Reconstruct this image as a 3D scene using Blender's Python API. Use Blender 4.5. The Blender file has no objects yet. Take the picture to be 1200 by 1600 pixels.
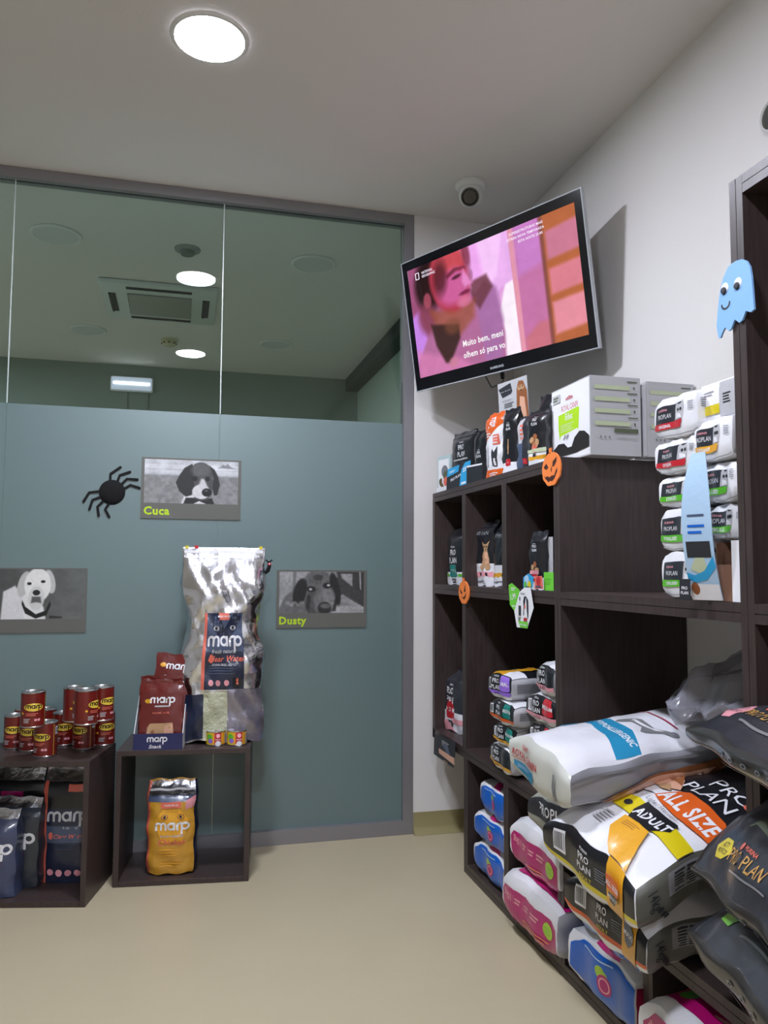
import bpy, bmesh, math, random
import numpy as np
from mathutils import Vector, Matrix
random.seed(7); np.random.seed(7)
PI = math.pi
sc = bpy.context.scene
COL = sc.collection

# ------------------------------------------------------------------ camera
FPX, PITCH, ROLL, YAW, EYE = 1229.35, 4.1867, 0.2771, -14.5251, 1.0742
def _basis():
    pi, ro, ya = map(math.radians, (PITCH, ROLL, YAW))
    fw = Vector((-math.sin(ya)*math.cos(pi), math.cos(ya)*math.cos(pi), math.sin(pi)))
    r = Vector((math.cos(ya), math.sin(ya), 0)); u = r.cross(fw)
    return fw, r*math.cos(ro)+u*math.sin(ro), -r*math.sin(ro)+u*math.cos(ro)
FW, RT, UP = _basis(); CAMP = Vector((0, 0, EYE))
cd = bpy.data.cameras.new('camera'); cam = bpy.data.objects.new('camera', cd); COL.objects.link(cam)
cd.sensor_fit = 'VERTICAL'; cd.sensor_height = 24; cd.lens = FPX/1600*24; cd.clip_start = 0.02
cam.matrix_world = Matrix(((RT.x, UP.x, -FW.x, CAMP.x), (RT.y, UP.y, -FW.y, CAMP.y), (RT.z, UP.z, -FW.z, CAMP.z), (0, 0, 0, 1)))
sc.camera = cam
def atp(px, py, P, n):            # measured picture point -> where that sight line meets a real plane of the room
    d = FW + RT*((px-600)/FPX) - UP*((py-800)/FPX); P = Vector(P); n = Vector(n)
    return CAMP + d*((P-CAMP).dot(n)/d.dot(n))
def atX(px, py, X): return atp(px, py, (X, 0, 0), (1, 0, 0))
def atY(px, py, Y): return atp(px, py, (0, Y, 0), (0, 1, 0))
def atZ(px, py, Z): return atp(px, py, (0, 0, Z), (0, 0, 1))

# ------------------------------------------------------------------ world, exposure
w = bpy.data.worlds.new('world'); sc.world = w; w.use_nodes = True
w.node_tree.nodes['Background'].inputs[0].default_value = (0.75, 0.8, 0.85, 1)
w.node_tree.nodes['Background'].inputs[1].default_value = 0.02
sc.view_settings.view_transform = 'Standard'; sc.view_settings.look = 'None'
sc.view_settings.exposure = 0.0; sc.view_settings.gamma = 1.0; sc.view_settings.use_curve_mapping = False
LIGHT_E = 345.0         # radiance of the lit round ceiling panels
LIT = [(0.05, 2.217), (0.042, 0.724), (0.04, -1.6)]          # front room panels that are on; the last is added unseen as fill
BACK_FILL = [(-1.9, 4.6), (-1.9, 3.7)]                                      # unseen panels added to brighten the room behind the glass

# ------------------------------------------------------------------ materials
def srgb(r, g, b):
    f = lambda c: (c/255/12.92) if c/255 <= .04045 else ((c/255+.055)/1.055)**2.4
    return (f(r), f(g), f(b))
_m = {}
def mat(name, col, rough=.5, metal=0., coat=0., bump=0., bscale=40., emis=None, estr=1., var=0., vscale=6., spec=.5):
    if name in _m: return _m[name]
    m = bpy.data.materials.new(name); m.use_nodes = True; nt = m.node_tree; b = nt.nodes['Principled BSDF']
    b.inputs['Base Color'].default_value = (*col, 1); b.inputs['Roughness'].default_value = rough
    b.inputs['Metallic'].default_value = metal; b.inputs['Coat Weight'].default_value = coat
    b.inputs['Coat Roughness'].default_value = .12; b.inputs['Specular IOR Level'].default_value = spec
    tc = None
    if bump or var:
        tc = nt.nodes.new('ShaderNodeTexCoord')
    if bump:
        no = nt.nodes.new('ShaderNodeTexNoise'); no.inputs['Scale'].default_value = bscale; no.inputs['Detail'].default_value = 3
        bp = nt.nodes.new('ShaderNodeBump'); bp.inputs['Strength'].default_value = bump; bp.inputs['Distance'].default_value = .01
        nt.links.new(tc.outputs['Object'], no.inputs['Vector']); nt.links.new(no.outputs['Fac'], bp.inputs['Height']); nt.links.new(bp.outputs['Normal'], b.inputs['Normal'])
    if var:
        n2 = nt.nodes.new('ShaderNodeTexNoise'); n2.inputs['Scale'].default_value = vscale; n2.inputs['Detail'].default_value = 5
        mx = nt.nodes.new('ShaderNodeMix'); mx.data_type = 'RGBA'
        mx.inputs[6].default_value = (*[c*(1-var) for c in col], 1); mx.inputs[7].default_value = (*[min(1, c*(1+var)) for c in col], 1)
        nt.links.new(tc.outputs['Object'], n2.inputs['Vector']); nt.links.new(n2.outputs['Fac'], mx.inputs[0]); nt.links.new(mx.outputs[2], b.inputs['Base Color'])
    if emis:
        b.inputs['Emission Color'].default_value = (*emis, 1); b.inputs['Emission Strength'].default_value = estr
    _m[name] = m; return m
def film(name, r, g, b, rough=.32, coat=.35, bump=.15, bs=30):
    return mat(name, srgb(r, g, b), rough=rough, coat=coat, bump=bump, bscale=bs)
def vcol_mat(name, rough=.35, emit=0., coat=0.):
    m = bpy.data.materials.new(name); m.use_nodes = True; nt = m.node_tree; b = nt.nodes['Principled BSDF']
    a = nt.nodes.new('ShaderNodeAttribute'); a.attribute_name = 'Col'
    b.inputs['Roughness'].default_value = rough; b.inputs['Coat Weight'].default_value = coat; b.inputs['Coat Roughness'].default_value = .03
    if emit:
        nt.links.new(a.outputs['Color'], b.inputs['Emission Color']); b.inputs['Emission Strength'].default_value = emit
        b.inputs['Base Color'].default_value = (.004, .004, .004, 1)
    else: nt.links.new(a.outputs['Color'], b.inputs['Base Color'])
    return m

WHITE = film('white_film', 232, 232, 236); LGREY = film('pale_grey_film', 190, 190, 194); GREY = film('grey_film', 128, 128, 130)
BLACK = film('black_film', 26, 27, 32); DARK = film('charcoal_film', 48, 50, 56); NAVY = film('navy_film', 30, 38, 62)
SLATE = film('slate_blue_film', 74, 86, 112); SILVERF = mat('silver_foil', (.78, .79, .83), rough=.2, metal=1, bump=.5, bscale=16)
FOIL2 = mat('dull_silver_foil', (.55, .56, .6), rough=.3, metal=1, bump=.5, bscale=40)
ORANGE = film('orange_ink', 222, 96, 28); YEL = film('yellow_ink', 216, 196, 20); OCHRE = film('ochre_ink', 232, 168, 40)
GOLD = film('gold_ink', 196, 148, 74, rough=.5); RED = film('red_ink', 196, 36, 48); PINK = film('pink_ink', 232, 158, 168)
MAG = film('magenta_ink', 182, 16, 108); BLUE = film('blue_ink', 14, 98, 200); DBLUE = film('deep_blue_ink', 28, 62, 170)
TEAL = film('teal_ink', 20, 122, 112); TURQ = film('turquoise_ink', 44, 140, 182); GREEN = film('green_ink', 98, 190, 52)
LIME = film('lime_ink', 168, 204, 50); PURP = film('purple_ink', 150, 110, 214); BURG = film('burgundy_film', 104, 30, 26, rough=.25, coat=.5)
AMBER = film('amber_film', 204, 150, 48); CORAL = film('coral_ink', 226, 112, 92); BROWN = film('brown_ink', 150, 92, 56)
TAN = film('tan_ink', 190, 150, 110); PEACH = film('peach_ink', 222, 170, 142); KRAFT = mat('kraft_card', srgb(128, 92, 72), rough=.8, var=.08)
SKYC = film('pale_blue_card', 176, 206, 232, rough=.4); CYAN = film('cyan_card', 40, 160, 214, rough=.4)
CARDW = mat('white_card', srgb(235, 235, 238), rough=.55); CARDG = mat('grey_card', srgb(186, 187, 190), rough=.5)
CARDD = mat('dark_card', srgb(40, 42, 48), rough=.5); FGREEN = mat('green_card', srgb(110, 205, 60), rough=.55)
LIMEP = mat('lime_print', srgb(176, 222, 30), rough=.5); INKG = mat('grey_print', srgb(120, 122, 128), rough=.6); INKD = mat('dark_print', srgb(40, 42, 46), rough=.6)
PALEG = mat('pale_green_print', srgb(190, 200, 166), rough=.6)
OLIVE = mat('olive_print', srgb(88, 98, 74), rough=.6)

def wood_mat():
    m = bpy.data.materials.new('dark_wenge_laminate'); m.use_nodes = True; nt = m.node_tree; b = nt.nodes['Principled BSDF']
    tc = nt.nodes.new('ShaderNodeTexCoord'); mp = nt.nodes.new('ShaderNodeMapping'); mp.inputs['Scale'].default_value = (60, 60, 5)
    no = nt.nodes.new('ShaderNodeTexNoise'); no.inputs['Scale'].default_value = 2; no.inputs['Detail'].default_value = 8
    cr = nt.nodes.new('ShaderNodeValToRGB')
    cr.color_ramp.elements[0].position = .3; cr.color_ramp.elements[0].color = (*srgb(54, 43, 42), 1)
    cr.color_ramp.elements[1].position = .75; cr.color_ramp.elements[1].color = (*srgb(70, 58, 55), 1)
    nt.links.new(tc.outputs['Object'], mp.inputs[0]); nt.links.new(mp.outputs[0], no.inputs[0]); nt.links.new(no.outputs[0], cr.inputs[0]); nt.links.new(cr.outputs[0], b.inputs['Base Color'])
    bp = nt.nodes.new('ShaderNodeBump'); bp.inputs['Strength'].default_value = .12; nt.links.new(no.outputs[0], bp.inputs['Height']); nt.links.new(bp.outputs[0], b.inputs['Normal'])
    b.inputs['Roughness'].default_value = .42; return m
WOOD = wood_mat()
WALL = mat('warm_white_wall_paint', srgb(226, 223, 220), rough=.75, bump=.05, bscale=150)
CEIL = mat('ceiling_paint', srgb(222, 217, 212), rough=.9, bump=.04, bscale=120)
FLOORM = mat('beige_vinyl_floor', srgb(184, 172, 143), rough=.45, bump=.03, bscale=60, var=.05, vscale=5)
COVEM = mat('olive_beige_vinyl_skirting', srgb(150, 140, 98), rough=.5)
ALU = mat('brushed_grey_aluminium', srgb(150, 148, 152), rough=.42, metal=.55)

# ------------------------------------------------------------------ object helpers
def tag(o, label=None, cat=None, group=None, kind=None):
    if label: o['label'] = label
    if cat: o['category'] = cat
    if group: o['group'] = group
    if kind: o['kind'] = kind
    return o
def empty(name, label=None, cat=None, group=None, M=None, kind=None):
    o = bpy.data.objects.new(name, None); COL.objects.link(o); o.empty_display_size = .05
    if M is not None: o.matrix_world = M
    return tag(o, label, cat, group, kind)
def mobj(name, verts, faces, mats, midx=None, parent=None, smooth=False, M=None):
    me = bpy.data.meshes.new(name); me.from_pydata([tuple(v) for v in verts], [], [tuple(f) for f in faces])
    for m in mats: me.materials.append(m)
    if midx is not None: me.polygons.foreach_set('material_index', midx)
    me.polygons.foreach_set('use_smooth', [bool(smooth)]*len(me.polygons)); me.update()
    o = bpy.data.objects.new(name, me); COL.objects.link(o)
    if parent: o.parent = parent
    if M is not None: o.matrix_world = M
    return o
class MB:
    def __init__(s): s.v = []; s.f = []; s.m = []
    def box(s, x0, y0, z0, x1, y1, z1, k=0, bev=0.):
        if bev:
            bm = bmesh.new(); bmesh.ops.create_cube(bm, size=1)
            for v in bm.verts: v.co = Vector(((x0+x1)/2+v.co.x*(x1-x0), (y0+y1)/2+v.co.y*(y1-y0), (z0+z1)/2+v.co.z*(z1-z0)))
            bmesh.ops.bevel(bm, geom=bm.edges[:], offset=bev, segments=2, profile=.5, affect='EDGES')
            s.bm(bm, k); return s
        i = len(s.v); s.v += [(x, y, z) for z in (z0, z1) for y in (y0, y1) for x in (x0, x1)]
        s.f += [tuple(i+j for j in q) for q in ((0, 2, 3, 1), (4, 5, 7, 6), (0, 1, 5, 4), (2, 6, 7, 3), (0, 4, 6, 2), (1, 3, 7, 5))]; s.m += [k]*6; return s
    def bm(s, bm, k=0):
        i = len(s.v); bm.verts.index_update(); s.v += [tuple(v.co) for v in bm.verts]
        for f in bm.faces: s.f.append(tuple(i+v.index for v in f.verts)); s.m.append(k)
        bm.free()
    def lathe(s, prof, seg=32, k=0, c=(0, 0, 0), axis='z', sc=1.):
        i = len(s.v); n = len(prof)
        for j in range(seg):
            a = 2*PI*j/seg
            for r, z in prof:
                p = (r*math.cos(a), r*math.sin(a), z)
                if axis == 'y': p = (p[0], -p[2], p[1])
                if axis == 'x': p = (p[2], p[0], p[1])
                s.v.append((c[0]+p[0]*sc, c[1]+p[1]*sc, c[2]+p[2]*sc))
        for j in range(seg):
            for q in range(n-1):
                s.f.append((i+j*n+q, i+((j+1) % seg)*n+q, i+((j+1) % seg)*n+q+1, i+j*n+q+1)); s.m.append(k)
        return s
    def tube(s, pts, r, seg=8, k=0):
        pts = [Vector(p) for p in pts]; i = len(s.v); n = len(pts)
        for a, p in enumerate(pts):
            t = (pts[min(a+1, n-1)]-pts[max(a-1, 0)]).normalized()
            ax = t.orthogonal().normalized() if a == 0 else (ax-t*ax.dot(t)).normalized()
            b = t.cross(ax); rr = r[a] if isinstance(r, (list, tuple)) else r
            for j in range(seg):
                th = 2*PI*j/seg; s.v.append(tuple(p+ax*rr*math.cos(th)+b*rr*math.sin(th)))
        for a in range(n-1):
            for j in range(seg):
                s.f.append((i+a*seg+j, i+a*seg+(j+1) % seg, i+(a+1)*seg+(j+1) % seg, i+(a+1)*seg+j)); s.m.append(k)
        s.f.append(tuple(i+j for j in reversed(range(seg)))); s.f.append(tuple(i+(n-1)*seg+j for j in range(seg))); s.m += [k, k]; return s
    def prism(s, poly, z0, z1, k=0):       # outline in x,y, thickness in z
        i = len(s.v); n = len(poly); s.v += [(x, y, z0) for x, y in poly]+[(x, y, z1) for x, y in poly]
        s.f.append(tuple(i+j for j in reversed(range(n)))); s.f.append(tuple(i+n+j for j in range(n))); s.m += [k, k]
        for j in range(n): s.f.append((i+j, i+(j+1) % n, i+n+(j+1) % n, i+n+j)); s.m.append(k)
        return s
    def build(s, name, mats, parent=None, smooth=False, M=None):
        if not isinstance(mats, (list, tuple)): mats = [mats]
        o = mobj(name, s.v, s.f, mats, s.m, parent, smooth, M)
        if smooth:
            try: o.data.set_sharp_from_angle(angle=math.radians(35))
            except Exception: pass
        return o
def axes(loc, U, V):
    U = Vector(U).normalized(); V = Vector(V).normalized(); N = U.cross(V).normalized(); V = N.cross(U)
    return Matrix(((U.x, V.x, N.x, loc[0]), (U.y, V.y, N.y, loc[1]), (U.z, V.z, N.z, loc[2]), (0, 0, 0, 1)))

# ------------------------------------------------------------------ flat lettering as mesh triangles
_t = {}
def text_mesh(s, bold=0.):
    key = (s, bold)
    if key in _t: return _t[key]
    cu = bpy.data.curves.new('t', 'FONT'); cu.body = s; cu.resolution_u = 2; cu.offset = bold; cu.align_x = 'CENTER'
    cu.size = 1.; cu.fill_mode = 'FRONT'; cu.space_character = 1+bold*3
    ob = bpy.data.objects.new('t', cu); COL.objects.link(ob)
    dg = bpy.context.evaluated_depsgraph_get(); me = bpy.data.meshes.new_from_object(ob.evaluated_get(dg))
    bm = bmesh.new(); bm.from_mesh(me); bmesh.ops.triangulate(bm, faces=bm.faces[:]); bm.normal_update(); bm.verts.index_update()
    V = [(v.co.x, v.co.y) for v in bm.verts]; F = [tuple(v.index for v in (f.verts if f.normal.z > 0 else list(reversed(f.verts)))) for f in bm.faces]
    bm.free(); bpy.data.objects.remove(ob); bpy.data.curves.remove(cu); bpy.data.meshes.remove(me)
    if V:
        x0 = min(p[0] for p in V); x1 = max(p[0] for p in V); V = [((x-(x0+x1)/2)/.7, (y-.35)/.7) for x, y in V]
    _t[key] = (V, F); return _t[key]
def ribbon(path, wd):
    path = [Vector((p[0], p[1])) for p in path]; n = len(path); V = []; F = []
    for i, p in enumerate(path):
        t = (path[min(i+1, n-1)]-path[max(i-1, 0)]).normalized(); q = Vector((-t.y, t.x))*wd/2; V += [p+q, p-q]
    for i in range(n-1): F.append((2*i+1, 2*i+3, 2*i+2, 2*i))
    for e, s in ((path[0], path[0]-path[1]), (path[-1], path[-1]-path[-2])):
        a0 = math.atan2(s.y, s.x); k = len(V); V += [e+Vector((math.cos(a0+a), math.sin(a0+a)))*wd/2 for a in np.linspace(-PI/2, PI/2, 7)]
        F.append(tuple(range(k, k+7)))
    return [tuple(v) for v in V], F
def marp_glyphs(wd=.2):
    A = lambda cx, cy, r, a0, a1, n=12: [(cx+r*math.cos(a), cy+r*math.sin(a)) for a in np.linspace(math.radians(a0), math.radians(a1), n)]
    P = []; P.append([(0, .1), (0, .6)]+A(.28, .6, .28, 180, 0)+[(.56, .1)]); P.append([(.56, .6)]+A(.84, .6, .28, 180, 0)+[(1.12, .1)])
    ax = 1.78; P.append(A(ax, .49, .37, 0, 360, 24)); P.append([(ax+.37, .86), (ax+.37, .1)])
    rx = 2.5; P.append([(rx, .1), (rx, .55)]+A(rx+.33, .55, .33, 180, 80)); px = 3.42; P.append(A(px, .49, .37, 0, 360, 24)); P.append([(px-.37, .86), (px-.37, -.4)])
    V = []; F = []
    for p in P:
        v, f = ribbon(p, wd); k = len(V); V += v; F += [tuple(k+i for i in q) for q in f]
    return [(x-1.85, y-.45) for x, y in V], F

# ------------------------------------------------------------------ soft packs: one skin, prints conform to it
ABC = {'F': lambda u, v: (u, v, 1+0*u), 'B': lambda u, v: (-u, v, -1+0*u), 'D': lambda u, v: (u, -1+0*u, v),
       'T': lambda u, v: (-u, 1+0*u, v), 'R': lambda u, v: (1+0*u, u, v), 'L': lambda u, v: (-1+0*u, -u, v)}
class Skin:
    def __init__(s, w, h, d, stand=True, seed=0, n=(14, 20, 6), **k):
        s.w, s.h, s.d, s.k, s.n, s.stand = w, h, d, k, n, stand
        r = random.Random(seed+11); s.waves = [(r.uniform(-1, 1), r.uniform(-1, 1), r.uniform(0, 6.3), r.uniform(.5, 1)) for _ in range(7)]
        s.V = []; s.F = []; s.M = []; s.mats = []; s.layer = 0
        s.size = {'F': (w, h), 'B': (w, h), 'D': (w, d), 'T': (w, d), 'R': (h, d), 'L': (h, d)}
        s.grid = {'F': (n[0], n[1]), 'B': (n[0], n[1]), 'D': (n[0], n[2]), 'T': (n[0], n[2]), 'R': (n[1], n[2]), 'L': (n[1], n[2])}
    def shape(s, a, b, c):
        k = s.k; g = k.get; w, h, d = s.w, s.h, s.d
        t = np.ones_like(a)
        sm = lambda x: x*x*(3-2*x)
        if g('top'): t = t*(1-(1-g('tk', .05))*sm(np.clip((b-(1-g('top')))/g('top'), 0, 1)))
        if g('bot'): t = t*(1-(1-g('tk', .05))*sm(np.clip((-b-(1-g('bot')))/g('bot'), 0, 1)))
        t = t*(1-g('side', .0)*np.abs(a)**4)*(1+g('bulge', 0.)*(1-a*a)*(1-b*b))
        r = g('r', 0.)
        x = w/2*a*(1-(r/(w/2))*np.abs(c)**5)*(1-g('pinch', 0)*np.clip(b, 0, 1)**2); y = h/2*b*(1-(r/(h/2))*np.abs(c)**5); z = d/2*c*t
        if g('waist'): x = x*(1-g('waist')*np.exp(-((b-g('wb', .3))/.35)**2))
        if g('belly'): x = x*(1+g('belly')*(1-b*b)*(1-.5*c*c))
        wr = g('wr', 0.)
        if wr and g('flat'): wr = wr*(1-np.clip((b-g('flat'))/(1-g('flat')), 0, 1))
        if np.any(wr):
            L = g('wl', .09); nz = 0
            for i, (p, q, ph, am) in enumerate(s.waves):
                f = 2*PI/(L*(1.7 if i % 2 else .8)); sn = np.sin(f*(p*a*w/2+q*b*h/2+.35*c*d)+ph+1.2*np.sin(3*a+ph)*q)
                nz = nz+am*(1-2*np.abs(sn)**.8 if i % 3 == 0 else sn)
            nz = nz/4; cc = np.clip(c, -1, 1); z = z+wr*nz*cc; x = x+.6*wr*nz*np.where(np.abs(a) > .98, np.sign(a), 0)*(1-.0*c)
            x = x+.5*wr*np.sin(b*9+s.waves[0][2])*np.sign(a)*np.abs(a)**3
            y = y+.5*wr*np.sin(a*7+s.waves[1][2])*np.sign(b)*np.abs(b)**3
        dr = g('droop', 0.)
        if dr: z = z-dr*np.clip(-b-g('dstart', -.1), 0, 2)**2
        cv = g('curve', 0.)
        if cv: z = z+cv*(b*b)*(1 if g('cs', 1) > 0 else -1)
        if g('lean'): z = z-g('lean')*np.clip(b+1, 0, 2)**1.5
        if s.stand: y = y+h/2
        else: z = z+d/2
        return np.stack([x, y, z], -1)
    def pos(s, face, u, v, off=0.):
        u = np.asarray(u, float); v = np.asarray(v, float)
        f = lambda U, V: s.shape(*[np.asarray(q, float) for q in ABC[face](U, V)])
        P = f(u, v)
        if off:
            e = .02; N = np.cross(f(u+e, v)-f(u-e, v), f(u, v+e)-f(u, v-e)); N /= (np.linalg.norm(N, axis=-1, keepdims=True)+1e-12); P = P+N*off
        return P
    def mi(s, m):
        if m not in s.mats: s.mats.append(m)
        return s.mats.index(m)
    def add(s, face, uv, faces, m, off):
        uv = np.array(uv, float); P = s.pos(face, uv[:, 0], uv[:, 1], off); i = len(s.V); k = s.mi(m)
        s.V += P.tolist(); s.F += [tuple(i+j for j in f) for f in faces]; s.M += [k]*len(faces)
    def gridded(s, face, us, vs, m, off):
        uv = [(u, v) for v in vs for u in us]; n = len(us)
        F = [(j*n+i, j*n+i+1, (j+1)*n+i+1, (j+1)*n+i) for j in range(len(vs)-1) for i in range(n-1)]; s.add(face, uv, F, m, off)
    def base(s, m, faces='FBDTRL', **over):
        for f in faces:
            nu, nv = s.grid[f]; s.gridded(f, np.linspace(-1, 1, nu+1), np.linspace(-1, 1, nv+1), over.get(f, m), 0.)
        return s
    def _off(s):
        s.layer += 1; return .0004+.00018*s.layer
    def rect(s, face, u0, v0, u1, v1, m):
        def br(a, b, n): return [a]+[x for x in np.linspace(-1, 1, n+1) if a+1e-3 < x < b-1e-3]+[b]
        tf = getattr(s, 'tf', None)
        if tf and face == 'F': v0, v1 = v0*tf[0]+tf[1], v1*tf[0]+tf[1]
        nu, nv = s.grid[face]; s.gridded(face, br(u0, u1, nu), br(v0, v1, nv), m, s._off()); return s
    def polys(s, face, V, F, m, off=None):
        tf = getattr(s, 'tf', None)
        if tf and face == 'F': V = [(x, y*tf[0]+tf[1]) for x, y in V]
        nu, nv = s.grid[face]; off = off or s._off()
        xs = [p[0] for p in V]; ys = [p[1] for p in V]
        if (max(xs)-min(xs)) > 1.2/nu or (max(ys)-min(ys)) > 1.2/nv:
            bm = bmesh.new(); bv = [bm.verts.new((x, y, 0)) for x, y in V]
            for f in F:
                try: bm.faces.new([bv[i] for i in f])
                except ValueError: pass
            for n, lo, hi, ax in ((nu, min(xs), max(xs), 0), (nv, min(ys), max(ys), 1)):
                for x in np.linspace(-1, 1, n+1):
                    if lo+1e-4 < x < hi-1e-4:
                        co = (x, 0, 0) if ax == 0 else (0, x, 0); no = (1, 0, 0) if ax == 0 else (0, 1, 0)
                        bmesh.ops.bisect_plane(bm, geom=bm.verts[:]+bm.edges[:]+bm.faces[:], plane_co=co, plane_no=no)
            bmesh.ops.triangulate(bm, faces=[f for f in bm.faces if len(f.verts) > 4])
            bm.verts.index_update(); V = [(v.co.x, v.co.y) for v in bm.verts]; F = [tuple(v.index for v in f.verts) for f in bm.faces]; bm.free()
        if F: s.add(face, V, F, m, off)
        return s
    def poly(s, face, pts, m):
        a = sum(pts[i-1][0]*pts[i][1]-pts[i][0]*pts[i-1][1] for i in range(len(pts)))
        if a < 0: pts = list(reversed(pts))
        return s.polys(face, pts, [tuple(range(len(pts)))], m)
    def ell(s, face, u, v, r, m, asp=1., n=20):
        W, H = s.size[face]; return s.poly(face, [(u+r/(W/2)*math.cos(t), v+r*asp/(H/2)*math.sin(t)) for t in np.linspace(0, 2*PI, n, endpoint=False)], m)
    def place(s, face, V, F, u, v, size, m, rot=0., sx=1., shear=0.):
        W, H = s.size[face]; c, q = math.cos(math.radians(rot)), math.sin(math.radians(rot)); out = []
        for x, y in V:
            x = (x*sx+shear*y)*size; y = y*size; out.append((u+(x*c-y*q)/(W/2), v+(x*q+y*c)/(H/2)))
        return s.polys(face, out, F, m)
    def text(s, face, t, u, v, size, m, rot=0., bold=.02, sx=1., shear=0.):
        V, F = text_mesh(t, bold)
        return s.place(face, V, F, u, v, size, m, rot, sx, shear) if V else s
    def marp(s, face, u, v, size, m, rot=0., wd=.22):
        V, F = marp_glyphs(wd); return s.place(face, V, F, u, v, size, m, rot)
    def lines(s, face, u0, v0, u1, v1, n, m, fill=.45, seed=1, col=1):
        r = random.Random(seed); off = s._off()
        for i in range(n):
            vv = v1-(v1-v0)*(i+.5)/n; hh = (v1-v0)/n*fill/2
            for c in range(col):
                a = u0+(u1-u0)*c/col; b = u0+(u1-u0)*(c+.9)/col; b = b-(b-a)*r.uniform(0, .25)
                s.polys(face, [(a, vv-hh), (b, vv-hh), (b, vv+hh), (a, vv+hh)], [(0, 1, 2, 3)], m, off)
        return s
    def barcode(s, face, u0, v0, u1, v1, m0=None, m1=None, n=12, vert=True):
        s.rect(face, u0, v0, u1, v1, m0 or WHITE); off = s._off(); r = random.Random(5); x = u0+(u1-u0)*.08
        while x < u1-(u1-u0)*.12:
            wd = (u1-u0)/n*r.uniform(.25, .7); a = v0+(v1-v0)*.12; b = v1-(v1-v0)*.12
            s.polys(face, [(x, a), (x+wd, a), (x+wd, b), (x, b)], [(0, 1, 2, 3)], m1 or INKD, off); x += (u1-u0)/n
        return s
    def build(s, name, parent):
        return mobj(name, s.V, s.F, s.mats, s.M, parent, True)

def face_pts(pxl, pxr, yt, z0, P, yaw, yl=None):
    """front face on the vertical plane through P whose normal looks along yaw; returns centre of base, right axis, width, height"""
    n = Vector((-math.cos(math.radians(yaw)), -math.sin(math.radians(yaw)), 0)); U = n.cross(Vector((0, 0, 1)))*-1
    ym = yl or yt+20
    if P[1] == 0: P = atX(pxl, ym, P[0])
    A = atp(pxl, ym, P, n); Bq = atp(pxr, ym, P, n); zt = atp((pxl+pxr)/2, yt, P, n).z
    U = (Vector((Bq.x-A.x, Bq.y-A.y, 0))).normalized(); wd = Vector((Bq.x-A.x, Bq.y-A.y)).length
    return Vector(((A.x+Bq.x)/2, (A.y+Bq.y)/2, z0)), U, n, wd, zt-z0
def pack(name, label, cat, S, M, group=None, part='bag_body', extra=None):
    root = empty(name, label, cat, group, M); o = S.build(part, root)
    if extra: extra(root, S)
    return root
def strip(name, S, face, u0, v0, u1, v1, m, parent, off=.002):
    q = Skin(S.w, S.h, S.d, S.stand, n=S.n, **S.k); q.waves = S.waves; q.layer = 8
    nu, nv = S.grid[face]
    q.gridded(face, np.linspace(u0, u1, max(2, nu)), np.linspace(v0, v1, 3), m, off); return mobj(name, q.V, q.F, q.mats, q.M, parent, True)

# ------------------------------------------------------------------ the room
H = 2.6; YG = 3.159; XG = 0.9447; XW = 1.4035; XL = -3.6; YB = -2.6; YF = 6.12
def st(name, mats, boxes, parent=None, **k):
    m = MB()
    for b in boxes: m.box(*b[:6], b[6] if len(b) > 6 else 0)
    o = m.build(name, mats, parent)
    if not parent: o['kind'] = 'structure'
    return o
st('floor', FLOORM, [(XL, YB, -.1, XW, YF, 0)])
st('ceiling', CEIL, [(XL, YB, H, XW, YF, H+.1)])
st('wall_right', WALL, [(XW, YB, 0, XW+.12, YG+.12, H)])
st('wall_left', WALL, [(XL-.12, YB, 0, XL, YF, H)])
st('wall_front', WALL, [(XL, YB-.12, 0, XW, YB, H)])
st('wall_back', WALL, [(XG+.002, YG, 0, XW, YG+.12, H)])
# vinyl floor turned up against the walls
def cove(name, p0, p1, inn):
    m = MB(); prof = [(0, 0, .0005), (0, 0, .085), (.004, 0, .085), (.006, 0, .03), (.014, 0, .012), (.03, 0, .0015), (.03, 0, .0005)]
    for p in (p0, p1):
        for t, _, z in prof: m.v.append((p[0]+inn[0]*t, p[1]+inn[1]*t, z))
    n = len(prof)
    for i in range(n): m.f.append((i, (i+1) % n, n+(i+1) % n, n+i)); m.m.append(0)
    m.f += [tuple(range(n)), tuple(n+i for i in reversed(range(n)))]; m.m += [0, 0]
    o = m.build(name, COVEM, None, True); o['kind'] = 'structure'
cove('baseboard_back', (XG+.003, YG), (XW, YG), (0, -1))
cove('baseboard_right', (XW, -2.55), (XW, YG-.03), (-1, 0))
# room behind the glass
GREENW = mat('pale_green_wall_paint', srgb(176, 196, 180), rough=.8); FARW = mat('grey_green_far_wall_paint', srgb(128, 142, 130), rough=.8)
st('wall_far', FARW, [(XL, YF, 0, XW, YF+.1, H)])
st('wall_side', GREENW, [(1.36, YG+.14, 0, XW, YF, H)])
st('trim_1', mat('dark_grey_trim', srgb(52, 62, 58), rough=.6), [(1.26, YG+.14, 2.5, 1.359, YF-.01, 2.598)])  # dark strip under the ceiling: a beam's shadow put into its colour
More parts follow.
